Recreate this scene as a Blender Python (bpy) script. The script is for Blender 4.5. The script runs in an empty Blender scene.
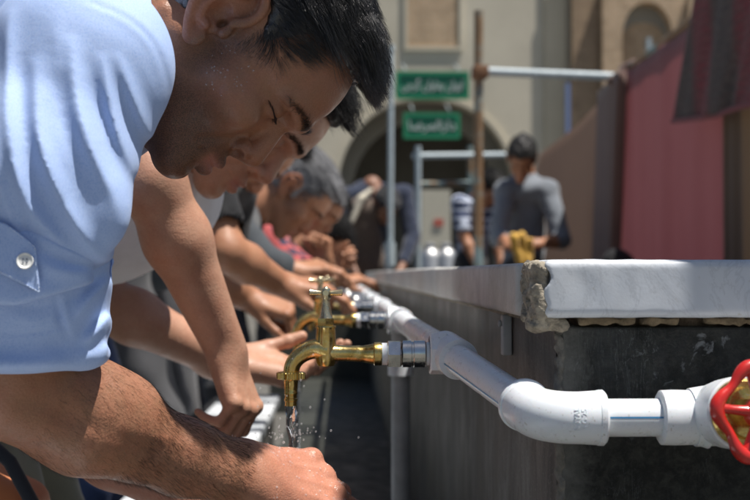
import bpy, bmesh, math, random
import numpy as np
from mathutils import Vector, Matrix
random.seed(7); rng = np.random.default_rng(11)
C = bpy.context.scene
COL = C.collection
# ---------------------------------------------------------------- camera, world, sun, exposure
H = 0.90                                   # camera height above the paving
cam_d = bpy.data.cameras.new('camera'); cam = bpy.data.objects.new('camera', cam_d); COL.objects.link(cam); C.camera = cam
cam_d.lens = 60; cam_d.sensor_width = 36; cam_d.clip_start = 0.05; cam_d.clip_end = 500
YAW, PITCH = math.radians(1.56), math.radians(1.10)
cam.location = (0, 0, H); cam.rotation_euler = (math.pi/2 + PITCH, 0, -YAW)
cam_d.dof.use_dof = True; cam_d.dof.focus_distance = 1.20; cam_d.dof.aperture_fstop = 7.0; cam_d.dof.aperture_blades = 7
SUN_EL, SUN_AZ = 70.0, 112.0               # azimuth clockwise from +Y (the way the camera looks)
el, az = math.radians(SUN_EL), math.radians(SUN_AZ)
sdir = Vector((math.sin(az)*math.cos(el), math.cos(az)*math.cos(el), math.sin(el)))   # towards the sun
W = bpy.data.worlds.new('World'); C.world = W; W.use_nodes = True
nt = W.node_tree; nt.nodes.clear()
sky = nt.nodes.new('ShaderNodeTexSky'); sky.sky_type = 'NISHITA'; sky.sun_disc = False
sky.sun_elevation = el; sky.sun_rotation = az
bg = nt.nodes.new('ShaderNodeBackground'); bg.inputs[1].default_value = 0.05
wo = nt.nodes.new('ShaderNodeOutputWorld')
nt.links.new(sky.outputs[0], bg.inputs[0]); nt.links.new(bg.outputs[0], wo.inputs[0])
sl = bpy.data.lights.new('sun', 'SUN'); sl.energy = 5.0; sl.angle = math.radians(0.55); sl.color = (1, .955, .89)
so = bpy.data.objects.new('sun', sl); COL.objects.link(so); so.location = (0, 0, 20)
so.rotation_euler = sdir.to_track_quat('Z', 'Y').to_euler()
C.view_settings.view_transform = 'Standard'; C.view_settings.look = 'None'; C.view_settings.gamma = 1
C.view_settings.exposure = 0.48
C.render.engine = 'CYCLES'
C.cycles.max_bounces = 8; C.cycles.transmission_bounces = 6; C.cycles.sample_clamp_indirect = 6

_cx, _sx = math.cos(math.pi/2 + PITCH), math.sin(math.pi/2 + PITCH)
_R = np.array(Matrix.Rotation(-YAW, 3, 'Z') @ Matrix.Rotation(math.pi/2 + PITCH, 3, 'X'))
def P(u, v, Y):
    """a point of the place at distance Y, given where it shows in the 750x500 photograph"""
    d = _R @ np.array([(u-375)/1250.0, -(v-250)/1250.0, -1.0])
    d = d * (Y / d[1]); return np.array([d[0], d[1], d[2] + H])
def V(*a): return np.array(a, dtype=float)
def nrm(a): a = np.asarray(a, float); return a/np.linalg.norm(a)

# ---------------------------------------------------------------- materials
class NT:
    def __init__(s, name):
        s.m = bpy.data.materials.new(name); s.m.use_nodes = True; s.t = s.m.node_tree
        s.b = s.t.nodes['Principled BSDF']; s.o = s.t.nodes['Material Output']
    def n(s, ty, **k):
        x = s.t.nodes.new(ty)
        for a, b in k.items():
            if a.startswith('i_'): x.inputs[a[2:].replace('_', ' ')].default_value = b
            else: setattr(x, a, b)
        return x
    def l(s, a, b): s.t.links.new(a, b)
    def coord(s, scale=(1, 1, 1), kind='Object', rot=(0, 0, 0)):
        c = s.n('ShaderNodeTexCoord'); mp = s.n('ShaderNodeMapping'); s.l(c.outputs[kind], mp.inputs[0])
        mp.inputs['Scale'].default_value = scale; mp.inputs['Rotation'].default_value = rot; return mp.outputs[0]
    def noise(s, scale, detail=4, rough=.55, vec=None, dist=0):
        x = s.n('ShaderNodeTexNoise'); x.inputs['Scale'].default_value = scale; x.inputs['Detail'].default_value = detail
        x.inputs['Roughness'].default_value = rough; x.inputs['Distortion'].default_value = dist
        s.l(vec if vec is not None else s.coord(), x.inputs['Vector']); return x.outputs['Fac']
    def ramp(s, fac, stops):
        r = s.n('ShaderNodeValToRGB'); e = r.color_ramp.elements
        e[0].position, e[0].color = stops[0][0], (*stops[0][1], 1) if len(stops[0][1]) == 3 else stops[0][1]
        e[1].position, e[1].color = stops[-1][0], (*stops[-1][1], 1)
        for p, c in stops[1:-1]:
            q = e.new(p); q.color = (*c, 1)
        s.l(fac, r.inputs[0]); return r.outputs[0]
    def mix(s, fac, a, b, blend='MIX'):
        x = s.n('ShaderNodeMix', data_type='RGBA', blend_type=blend)
        for i, v in ((0, fac), (6, a), (7, b)):
            if hasattr(v, 'node'): s.l(v, x.inputs[i])
            else: x.inputs[i].default_value = (*v, 1) if isinstance(v, tuple) else v
        return x.outputs[2]
    def math(s, op, a, b=0.0):
        x = s.n('ShaderNodeMath', operation=op)
        for i, v in ((0, a), (1, b)):
            if hasattr(v, 'node'): s.l(v, x.inputs[i])
            else: x.inputs[i].default_value = v
        return x.outputs[0]
    def bump(s, h, strength=.3, dist=.002, nrm=None):
        x = s.n('ShaderNodeBump'); x.inputs['Strength'].default_value = strength; x.inputs['Distance'].default_value = dist
        s.l(h, x.inputs['Height'])
        if nrm is not None: s.l(nrm, x.inputs['Normal'])
        s.l(x.outputs[0], s.b.inputs['Normal']); return x.outputs[0]
    def base(s, v):
        if hasattr(v, 'node'): s.l(v, s.b.inputs['Base Color'])
        else: s.b.inputs['Base Color'].default_value = (*v, 1)
    def set(s, **k):
        for a, v in k.items():
            i = s.b.inputs[a.replace('_', ' ')]
            if hasattr(v, 'node'): s.l(v, i)
            else: i.default_value = v
def g3(x): return (x, x, x)
MATS = {}
def simple(name, col, rough=.6, metal=0.0, var=.12, vs=30, bs=.15, bscale=200, bd=.001, **kw):
    if name in MATS: return MATS[name]
    t = NT(name); n = t.noise(vs, 5)
    dk = tuple(c*(1-var) for c in col); lt = tuple(min(1, c*(1+var)) for c in col)
    t.base(t.ramp(n, [(.3, dk), (.7, lt)])); t.set(Roughness=t.ramp(t.noise(vs*1.7, 3), [(.3, g3(max(0, rough-.1))), (.7, g3(min(1, rough+.1)))]), Metallic=metal)
    if bs: t.bump(t.noise(bscale, 4), bs, bd)
    t.set(**kw); MATS[name] = t.m; return t.m
def fabric(name, col, col2=None, check=None, wr=.5, big=14, fine=900, sheen=.25):
    if name in MATS: return MATS[name]
    t = NT(name); v = t.coord()
    n = t.noise(big, 4, vec=v); c = t.ramp(n, [(.3, tuple(x*.9 for x in col)), (.7, tuple(min(1, x*1.08) for x in col))])
    w = t.n('ShaderNodeTexWave'); w.inputs['Scale'].default_value = fine/6; w.inputs['Distortion'].default_value = 1.2; t.l(v, w.inputs[0])
    if col2:
        k = t.n('ShaderNodeTexWave', wave_type='BANDS', bands_direction='Z'); k.inputs['Scale'].default_value = check or 12; t.l(v, k.inputs[0])
        k2 = t.n('ShaderNodeTexWave', wave_type='BANDS', bands_direction='Y'); k2.inputs['Scale'].default_value = check or 12; t.l(v, k2.inputs[0])
        f = t.math('GREATER_THAN', t.math('MAXIMUM', k.outputs['Fac'], k2.outputs['Fac']), .72)
        c = t.mix(f, c, col2)
    t.base(c); t.set(Roughness=.88, Sheen_Weight=sheen, Sheen_Roughness=.5)
    h = t.math('ADD', t.math('MULTIPLY', t.noise(big*5, 4, vec=v), wr), t.math('MULTIPLY', t.noise(fine, 2, vec=v), .12))
    t.bump(h, .45, .003); MATS[name] = t.m; return t.m
def shirt_mat():
    t = NT('pale_blue_cotton'); v = t.coord()
    n = t.noise(9, 5, vec=v)
    c = t.ramp(n, [(.3, (.30, .43, .74)), (.7, (.345, .475, .78))])
    f = t.noise(1400, 2, vec=t.coord((1, 1, .25))); f2 = t.noise(1400, 2, vec=t.coord((.25, 1, 1)))
    th = t.math('ADD', f, f2)
    c = t.mix(t.ramp(th, [(.85, g3(0)), (1.15, g3(.35))]), c, (.55, .66, .9))
    t.base(c); t.set(Roughness=.8, Sheen_Weight=.06, Subsurface_Weight=.03, Subsurface_Scale=.003)
    h = t.math('ADD', t.math('MULTIPLY', t.noise(45, 4, .5, vec=v, dist=1.6), .30), t.math('MULTIPLY', th, .07))
    t.bump(h, .32, .0030); return t.m
def skin_mat(name, wet=False, sss=.12, rough=.46):
    t = NT(name); v = t.coord(); a = t.n('ShaderNodeAttribute', attribute_name='col')
    n = t.noise(55, 6, .65, vec=v); n2 = t.noise(12, 4, vec=v); fine = t.noise(600, 3, vec=v)
    c = t.mix(t.ramp(n, [(.35, g3(0)), (.75, g3(.45))]), a.outputs['Color'], (.40, .145, .085), 'MIX')
    c = t.mix(1.0, c, t.ramp(n2, [(.25, g3(.82)), (.75, g3(1.1))]), 'MULTIPLY')
    c = t.mix(1.0, c, t.ramp(fine, [(.3, g3(.86)), (.7, g3(1.08))]), 'MULTIPLY')
    # stubble: dark dots where the alpha of the attribute says beard
    vo = t.n('ShaderNodeTexVoronoi'); vo.inputs['Scale'].default_value = 900; t.l(v, vo.inputs['Vector'])
    dots = t.ramp(vo.outputs['Distance'], [(.15, g3(1)), (.6, g3(.55))])
    c = t.mix(t.math('MULTIPLY', a.outputs['Alpha'], dots), c, (.022, .016, .014))
    t.base(c)
    r = t.ramp(t.noise(90, 5, vec=v), [(.3, g3(rough-.12)), (.7, g3(rough+.14))])
    if wet: r = t.ramp(t.noise(70, 5, vec=v), [(.42, g3(.10)), (.58, g3(.42))])
    t.set(Roughness=r, Subsurface_Weight=sss, Subsurface_Radius=(1.0, .35, .2), Subsurface_Scale=.006, Specular_IOR_Level=.45)
    vb = t.n('ShaderNodeTexVoronoi'); vb.inputs['Scale'].default_value = 420; t.l(v, vb.inputs['Vector'])
    h = t.math('ADD', t.math('MULTIPLY', vb.outputs['Distance'], .25), t.math('ADD', t.math('MULTIPLY', n, 1.2), t.math('MULTIPLY', fine, .3)))
    t.bump(h, .55, .0014); return t.m
def marble_mat(name, a, b, stain=(.42, .40, .35), st=.35, rough=.35, vertical=False):
    t = NT(name); v = t.coord()
    n = t.noise(7, 8, .62, vec=v, dist=1.2); c = t.ramp(n, [(.3, a), (.72, b)])
    ve = t.noise(11, 6, .7, vec=v, dist=3.0); ve = t.ramp(t.math('ABSOLUTE', t.math('SUBTRACT', ve, .5)), [(0, g3(.35)), (.03, g3(0))])
    c = t.mix(ve, c, tuple(x*.6 for x in a))
    sp = t.ramp(t.noise(120, 3, vec=v), [(.66, g3(0)), (.72, g3(.5))]); c = t.mix(sp, c, stain)
    s = t.ramp(t.noise(4, 8, .7, vec=t.coord((1, 1, .2 if vertical else 1))), [(.45, g3(0)), (.75, g3(st))]); c = t.mix(s, c, stain)
    t.base(c); t.set(Roughness=t.ramp(t.noise(30, 5, vec=v), [(.3, g3(rough-.08)), (.7, g3(rough+.25))]))
    t.bump(t.math('ADD', t.math('MULTIPLY', t.noise(60, 6, vec=v), .5), t.math('MULTIPLY', t.noise(400, 3, vec=v), .3)), .14, .002); return t.m
def black_stone():
    t = NT('black_marble'); v = t.coord()
    n = t.noise(16, 8, .7, vec=v, dist=.8)
    c = t.ramp(n, [(.36, (.003, .0035, .0035)), (.55, (.010, .011, .010)), (.72, (.034, .035, .030))])
    mo = t.ramp(t.noise(85, 6, .75, vec=v, dist=.4), [(.44, g3(0)), (.62, g3(.55)), (.75, g3(1))]); c = t.mix(mo, c, (.042, .043, .036))
    g = t.ramp(t.noise(260, 4, .7, vec=v), [(.55, g3(0)), (.8, g3(.35))]); c = t.mix(g, c, (.06, .065, .06))
    # pale lime patches near the top edge and scratches
    s = t.n('ShaderNodeSeparateXYZ'); t.l(t.coord(), s.inputs[0])
    top = t.ramp(t.math('SUBTRACT', s.outputs['Z'], H-.17), [(.0, g3(0)), (.12, g3(1))])
    pt = t.ramp(t.noise(34, 7, .65, vec=v, dist=1.5), [(.59, g3(0)), (.66, g3(.85))])
    c = t.mix(t.math('MULTIPLY', pt, top), c, (.20, .21, .22))
    dust = t.ramp(t.noise(22, 7, .7, vec=t.coord((1, 1, .5))), [(.42, g3(0)), (.75, g3(.5))])
    c = t.mix(t.math('MULTIPLY', dust, top), c, (.07, .075, .078))
    sc = t.noise(26, 5, .6, vec=t.coord((3, 1, .35), rot=(0, .5, 0)), dist=2.5)
    sc = t.ramp(t.math('ABSOLUTE', t.math('SUBTRACT', sc, .53)), [(0, g3(.6)), (.006, g3(0))])
    c = t.mix(t.math('MULTIPLY', sc, t.ramp(t.noise(11, 3, vec=v), [(.5, g3(0)), (.6, g3(1))])), c, (.17, .18, .18))
    edge = t.ramp(t.math('ADD', t.math('SUBTRACT', s.outputs['X'], .192), t.math('MULTIPLY', t.math('SUBTRACT', t.noise(70, 6, .7, vec=v), .5), .05)), [(.0, g3(.8)), (.034, g3(0))])
    c = t.mix(edge, c, (.15, .148, .135))
    t.base(c); t.set(Specular_IOR_Level=.25, Roughness=t.ramp(t.noise(40, 5, vec=v), [(.3, g3(.35)), (.7, g3(.65))]))
    t.bump(t.math('ADD', t.noise(70, 7, vec=v), t.noise(500, 3, vec=v)), .45, .0015); return t.m
def side_stone():
    t = NT('wet_grey_stone'); v = t.coord()
    n = t.noise(9, 8, .68, vec=t.coord((1, 1, .45)), dist=.5)
    c = t.ramp(n, [(.28, (.030, .030, .028)), (.55, (.085, .080, .072)), (.8, (.19, .18, .155))])
    st = t.ramp(t.noise(20, 7, .7, vec=t.coord((1, 1, .22)), dist=.8), [(.5, g3(0)), (.74, g3(.7))]); c = t.mix(st, c, (.25, .24, .215))
    dk = t.ramp(t.noise(13, 7, .7, vec=t.coord((1, 1, .3)), dist=1.0), [(.34, g3(.85)), (.52, g3(0))]); c = t.mix(dk, c, (.03, .03, .03))
    sp = t.ramp(t.noise(300, 3, vec=v), [(.6, g3(0)), (.7, g3(.5))]); c = t.mix(sp, c, (.3, .29, .26))
    t.base(c); t.set(Roughness=t.ramp(n, [(.3, g3(.3)), (.7, g3(.75))]))
    t.bump(t.math('ADD', t.noise(50, 7, vec=v), t.math('MULTIPLY', t.noise(300, 4, vec=v), .6)), .5, .002); return t.m
def brick_mat(name, c1, c2, mortar, scale=1.0, rot=(math.pi/2, 0, 0)):
    t = NT(name); b = t.n('ShaderNodeTexBrick'); t.l(t.coord((1, 1, 1), rot=rot), b.inputs['Vector'])
    b.inputs['Color1'].default_value = (*c1, 1); b.inputs['Color2'].default_value = (*c2, 1); b.inputs['Mortar'].default_value = (*mortar, 1)
    b.inputs['Scale'].default_value = scale; b.inputs['Mortar Size'].default_value = .010; b.inputs['Brick Width'].default_value = .24; b.inputs['Row Height'].default_value = .075
    n = t.noise(3, 6); c = t.mix(1.0, b.outputs['Color'], t.ramp(n, [(.3, g3(.75)), (.7, g3(1.1))]), 'MULTIPLY')
    t.base(c); t.set(Roughness=.9); t.bump(b.outputs['Fac'], .4, -.01); return t.m
def brass_mat():
    t = NT('brass'); v = t.coord()
    n = t.noise(60, 6, .65, vec=v, dist=.5)
    c = t.ramp(n, [(.3, (.46, .29, .08)), (.5, (.70, .50, .17)), (.72, (.86, .67, .30))])
    sp = t.ramp(t.noise(420, 3, vec=v), [(.62, g3(0)), (.7, g3(.45))]); c = t.mix(sp, c, (.75, .7, .58))
    t.base(c); t.set(Metallic=1.0, Roughness=t.ramp(t.noise(90, 6, .7, vec=v), [(.3, g3(.12)), (.7, g3(.34))]))
    t.bump(t.math('ADD', t.noise(130, 5, vec=v), t.math('MULTIPLY', t.noise(700, 3, vec=v), .5)), .28, .0008); return t.m
def pvc_mat(name, col=(.76, .79, .82), dirt=.5):
    t = NT(name); v = t.coord()
    c = t.ramp(t.noise(25, 6, .6, vec=v), [(.3, tuple(x*.95 for x in col)), (.7, col)])
    d = t.ramp(t.noise(60, 7, .72, vec=v, dist=.6), [(.58, g3(0)), (.8, g3(dirt))]); c = t.mix(d, c, (.45, .42, .37)); gs = t.ramp(t.noise(330, 3, vec=v), [(.64, g3(0)), (.70, g3(.55))]); c = t.mix(gs, c, (.30, .27, .23))
    t.base(c); t.set(Roughness=t.ramp(t.noise(50, 4, vec=v), [(.3, g3(.22)), (.7, g3(.42))]), Subsurface_Weight=.15, Subsurface_Scale=.004)
    t.bump(t.noise(160, 5, vec=v), .10, .001); return t.m
def water_mat():
    t = NT('clear_water'); t.base((.95, .98, 1)); t.set(Roughness=.02, IOR=1.33, Transmission_Weight=1.0)
    t.bump(t.noise(160, 3), .3, .002); return t.m
def hair_mat(name, col, rough=.32, spec=.5):
    t = NT(name); n = t.noise(240, 4, vec=t.coord((1, 1, 1)))
    t.base(t.ramp(n, [(.3, tuple(x*.6 for x in col)), (.7, tuple(x*1.5 for x in col))])); t.set(Roughness=rough, Specular_IOR_Level=spec)
    t.bump(t.noise(300, 4), .5, .002); return t.m

M_shirt = shirt_mat(); M_skin = skin_mat('tanned_skin'); M_skinwet = skin_mat('wet_tanned_skin', True, .15)
M_skin2 = skin_mat('soft_skin', False, .06, .5)
M_slab = marble_mat('grey_white_marble', (.50, .54, .60), (.64, .67, .71)); M_slabside = marble_mat('weathered_marble', (.50, .49, .47), (.66, .65, .62), (.36, .32, .26), .8, .5)
M_ledge = marble_mat('wet_white_marble', (.66, .70, .74), (.78, .80, .82), (.4, .42, .42), .4, .2)
M_black = black_stone(); M_side = side_stone(); M_brass = brass_mat(); M_pvc = pvc_mat('white_plastic_pipe'); M_water = water_mat(); M_bead = simple('water_bead', (.9, .9, .9), .04, bs=0, Alpha=.16, Specular_IOR_Level=1.0, Coat_Weight=1.0, Coat_Roughness=.02)
M_mortar = simple('crumbling_mortar', (.33, .29, .225), .95, var=.45, vs=120, bs=.9, bscale=260, bd=.004)
M_mortard = simple('dark_mortar_bed', (.13, .10, .07), .95, var=.6, vs=70, bs=.9, bscale=200, bd=.004)
M_chrome = simple('wet_chrome', (.66, .65, .62), .2, 1.0, var=.15, vs=80, bs=.15, bscale=300, bd=.0006)
M_blackhair = hair_mat('black_hair', (.012, .011, .011), .30, 1.0)

# ---------------------------------------------------------------- objects
def tag(o, label=None, cat=None, group=None, kind=None):
    for k, v in (('label', label), ('category', cat), ('group', group), ('kind', kind)):
        if v: o[k] = v
    return o
def empty(name, loc, label, cat, group=None, rz=0):
    o = bpy.data.objects.new(name, None); COL.objects.link(o); o.location = loc; o.rotation_euler = (0, 0, rz)
    o.empty_display_size = .1; return tag(o, label, cat, group)
def wloc(o):
    v = Vector((0, 0, 0))
    while o is not None: v = v + o.location; o = o.parent
    return v
def link(name, me, mat=None, parent=None, local=False, smooth=True):
    o = bpy.data.objects.new(name, me); COL.objects.link(o)
    if mat: me.materials.append(mat)
    if parent is not None:
        o.parent = parent
        if not local: o.location = -wloc(parent)
    if smooth: me.polygons.foreach_set('use_smooth', [True]*len(me.polygons))
    return o
def np_mesh(name, verts, faces):
    """faces: (n,4) or (n,3) int array, or list of lists"""
    me = bpy.data.meshes.new(name)
    verts = np.asarray(verts, np.float32)
    if isinstance(faces, np.ndarray):
        n, k = faces.shape
        me.vertices.add(len(verts)); me.vertices.foreach_set('co', verts.ravel())
        me.loops.add(n*k); me.loops.foreach_set('vertex_index', faces.astype(np.int32).ravel())
        me.polygons.add(n); me.polygons.foreach_set('loop_start', np.arange(0, n*k, k, dtype=np.int32))
        me.update(calc_edges=True)
    else:
        me.from_pydata([tuple(map(float, v)) for v in verts], [], [tuple(int(i) for i in f) for f in faces]); me.update()
    return me
class MB:
    """collects shapes for one mesh"""
    def __init__(s): s.v = []; s.f = []
    def add(s, vs, fs):
        b = len(s.v); s.v += [tuple(map(float, v)) for v in vs]; s.f += [tuple(int(i)+b for i in f) for f in fs]; return s
    def box(s, lo, hi):
        x0, y0, z0 = lo; x1, y1, z1 = hi
        return s.add([(x0,y0,z0),(x1,y0,z0),(x1,y1,z0),(x0,y1,z0),(x0,y0,z1),(x1,y0,z1),(x1,y1,z1),(x0,y1,z1)],
                     [(0,3,2,1),(4,5,6,7),(0,1,5,4),(1,2,6,5),(2,3,7,6),(3,0,4,7)])
    def lathe(s, prof, o=(0,0,0), axis=(0,0,1), seg=40, fn=None):
        o = V(*o); a = nrm(axis); h = V(0,0,1) if abs(a[2]) < .9 else V(1,0,0); e1 = nrm(np.cross(h, a)); e2 = np.cross(a, e1)
        vs = []
        for t, r in prof:
            for i in range(seg):
                th = 2*math.pi*i/seg; rr = fn(t, r, th) if fn else r
                vs.append(o + a*t + (e1*math.cos(th) + e2*math.sin(th))*max(rr, 1e-5))
        fs = []
        for k in range(len(prof)-1):
            for i in range(seg):
                j = (i+1) % seg; fs.append((k*seg+i, k*seg+j, (k+1)*seg+j, (k+1)*seg+i))
        fs.append(tuple(range(seg))[::-1]); fs.append(tuple((len(prof)-1)*seg+i for i in range(seg)))
        return s.add(vs, fs)
    def tube(s, pts, rad, seg=16, closed=False):
        pts = [V(*p) for p in pts]; n = len(pts); rad = [rad]*n if np.isscalar(rad) else rad
        T = [nrm(pts[min(i+1, n-1)] - pts[max(i-1, 0)]) if not closed else nrm(pts[(i+1) % n] - pts[i-1]) for i in range(n)]
        h = V(0,0,1) if abs(T[0][2]) < .9 else V(1,0,0); e1 = nrm(np.cross(h, T[0])); vs = []
        for i in range(n):
            e1 = nrm(e1 - T[i]*np.dot(e1, T[i])); e2 = np.cross(T[i], e1)
            for k in range(seg):
                th = 2*math.pi*k/seg; vs.append(pts[i] + (e1*math.cos(th) + e2*math.sin(th))*rad[i])
        fs = []
        for i in range(n if closed else n-1):
            for k in range(seg):
                j = (k+1) % seg; i2 = (i+1) % n; fs.append((i*seg+k, i*seg+j, i2*seg+j, i2*seg+k))
        if not closed: fs.append(tuple(range(seg))[::-1]); fs.append(tuple((n-1)*seg+k for k in range(seg)))
        return s.add(vs, fs)
    def prism(s, poly, y0, y1):
        """polygon in XZ extruded along Y"""
        n = len(poly); vs = [(x, y0, z) for x, z in poly] + [(x, y1, z) for x, z in poly]
        fs = [tuple(range(n)), tuple(range(2*n-1, n-1, -1))] + [(i, i+n, (i+1) % n + n, (i+1) % n) for i in range(n)]
        return s.add(vs, fs)
    def build(s, name, mat, parent=None, local=False, smooth=True, bevel=0, sharp=35):
        me = np_mesh(name, s.v, s.f); bm = bmesh.new(); bm.from_mesh(me)
        bmesh.ops.recalc_face_normals(bm, faces=bm.faces)
        if bevel: bmesh.ops.bevel(bm, geom=[e for e in bm.edges if len(e.link_faces) == 2 and e.calc_face_angle(0) > .6], offset=bevel, segments=3, profile=.5, affect='EDGES', clamp_overlap=True)
        for f in bm.faces: f.smooth = smooth
        if smooth:
            for e in bm.edges:
                if len(e.link_faces) == 2 and e.calc_face_angle(0) > math.radians(sharp): e.smooth = False
        bm.to_mesh(me); bm.free()
        return link(name, me, mat, parent, local, False)
def bez(p0, p1, p2, n=8):
    return [(1-t)**2*V(*p0) + 2*t*(1-t)*V(*p1) + t*t*V(*p2) for t in np.linspace(0, 1, n)]
def spline(pts, n=8):
    """Catmull-Rom through points"""
    p = [V(*q) for q in pts]; p = [2*p[0]-p[1]] + p + [2*p[-1]-p[-2]]; out = []
    for i in range(1, len(p)-2):
        for t in np.linspace(0, 1, n, endpoint=False):
            out.append(.5*((2*p[i]) + (p[i+1]-p[i-1])*t + (2*p[i-1]-5*p[i]+4*p[i+1]-p[i+2])*t*t + (-p[i-1]+3*p[i]-3*p[i+1]+p[i+2])*t**3))
    return out + [p[-2]]

# ---------------------------------------------------------------- sculpting: signed distance fields -> surface nets
class Cap:
    def __init__(s, a, b, ra, rb=None, n=None, sq=1.0):
        s.a, s.b, s.ra, s.rb = V(*a), V(*b), ra, ra if rb is None else rb; s.n = None if n is None else nrm(n); s.sq = sq
    def bb(s): m = max(s.ra, s.rb); return np.minimum(s.a, s.b)-m, np.maximum(s.a, s.b)+m
    def d(s, X, Y, Z):
        ba = s.b-s.a; L = float(ba@ba) + 1e-12
        px, py, pz = X-s.a[0], Y-s.a[1], Z-s.a[2]
        t = np.clip((px*ba[0] + py*ba[1] + pz*ba[2])/L, 0, 1)
        qx, qy, qz = px-t*ba[0], py-t*ba[1], pz-t*ba[2]
        q2 = qx*qx + qy*qy + qz*qz
        if s.n is not None:
            c = qx*s.n[0] + qy*s.n[1] + qz*s.n[2]; q2 = q2 + c*c*(1/s.sq**2 - 1)
            return (np.sqrt(q2) - (s.ra + (s.rb-s.ra)*t))*(s.sq*.5+.5)
        return np.sqrt(q2) - (s.ra + (s.rb-s.ra)*t)
class Ell:
    def __init__(s, c, r, F=None): s.c, s.r = V(*c), np.array(r, float); s.R = np.eye(3) if F is None else F   # rows = axes
    def bb(s): e = np.abs(s.R.T) @ s.r; return s.c-e, s.c+e
    def d(s, X, Y, Z):
        p = (X-s.c[0], Y-s.c[1], Z-s.c[2]); k0 = 0; k1 = 0
        for i in range(3):
            q = p[0]*s.R[i, 0] + p[1]*s.R[i, 1] + p[2]*s.R[i, 2]; k0 = k0 + (q/s.r[i])**2; k1 = k1 + (q/s.r[i]**2)**2
        k0 = np.sqrt(k0); return k0*(k0-1)/np.sqrt(k1 + 1e-12)
class Cyl:
    """flat-ended cone with rounding e"""
    def __init__(s, a, b, ra, rb, e=.003): s.a, s.b, s.ra, s.rb, s.e = V(*a), V(*b), ra, rb, e
    def bb(s): m = max(s.ra, s.rb); return np.minimum(s.a, s.b)-m, np.maximum(s.a, s.b)+m
    def d(s, X, Y, Z):
        ba = s.b-s.a; L = np.linalg.norm(ba); u = ba/L
        px, py, pz = X-s.a[0], Y-s.a[1], Z-s.a[2]; t = px*u[0]+py*u[1]+pz*u[2]
        r = np.sqrt(np.maximum((px-t*u[0])**2+(py-t*u[1])**2+(pz-t*u[2])**2, 0))
        dx = r - (s.ra + (s.rb-s.ra)*np.clip(t/L, 0, 1)) + s.e; dy = np.abs(t-L/2) - L/2 + s.e
        return np.minimum(np.maximum(dx, dy), 0) + np.sqrt(np.maximum(dx, 0)**2 + np.maximum(dy, 0)**2) - s.e
class Box:
    def __init__(s, c, h, e=.003, F=None): s.c, s.h, s.e = V(*c), np.array(h, float), e; s.R = np.eye(3) if F is None else F
    def bb(s): e = np.abs(s.R.T) @ s.h; return s.c-e, s.c+e
    def d(s, X, Y, Z):
        p = (X-s.c[0], Y-s.c[1], Z-s.c[2]); o = 0; m = None
        for i in range(3):
            q = np.abs(p[0]*s.R[i, 0] + p[1]*s.R[i, 1] + p[2]*s.R[i, 2]) - s.h[i] + s.e
            o = o + np.maximum(q, 0)**2; m = q if m is None else np.maximum(m, q)
        return np.sqrt(o) + np.minimum(m, 0) - s.e
class Moved:
    """a primitive given in a head's own frame, moved to the world"""
    def __init__(s, p, o, Rw, sc=1.0): s.p, s.o, s.Rw, s.sc = p, V(*o), Rw, sc    # Rw columns = local axes in world
    def bb(s):
        lo, hi = s.p.bb(); c = [(x, y, z) for x in (lo[0], hi[0]) for y in (lo[1], hi[1]) for z in (lo[2], hi[2])]
        w = np.array([s.o + s.sc*(s.Rw @ np.array(q)) for q in c]); return w.min(0), w.max(0)
    def d(s, X, Y, Z):
        x, y, z = (X-s.o[0])/s.sc, (Y-s.o[1])/s.sc, (Z-s.o[2])/s.sc; R = s.Rw
        return s.sc*s.p.d(R[0,0]*x+R[1,0]*y+R[2,0]*z, R[0,1]*x+R[1,1]*y+R[2,1]*z, R[0,2]*x+R[1,2]*y+R[2,2]*z)
class Poly:
    def __init__(s, pts): s.p = [V(*q) for q in pts]
    def bb(s): a = np.array(s.p); return a.min(0), a.max(0)
    def d(s, X, Y, Z):
        r = None; n = len(s.p)-1; s.t = None
        for i, (a, b) in enumerate(zip(s.p[:-1], s.p[1:])):
            q = Cap(a, b, 0.0, 0.0).d(X, Y, Z)
            if r is None: r = q; s.t = np.full(q.shape, .5/n)
            else: m = q < r; s.t[m] = (i+.5)/n; r = np.minimum(r, q)
        return r
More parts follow.
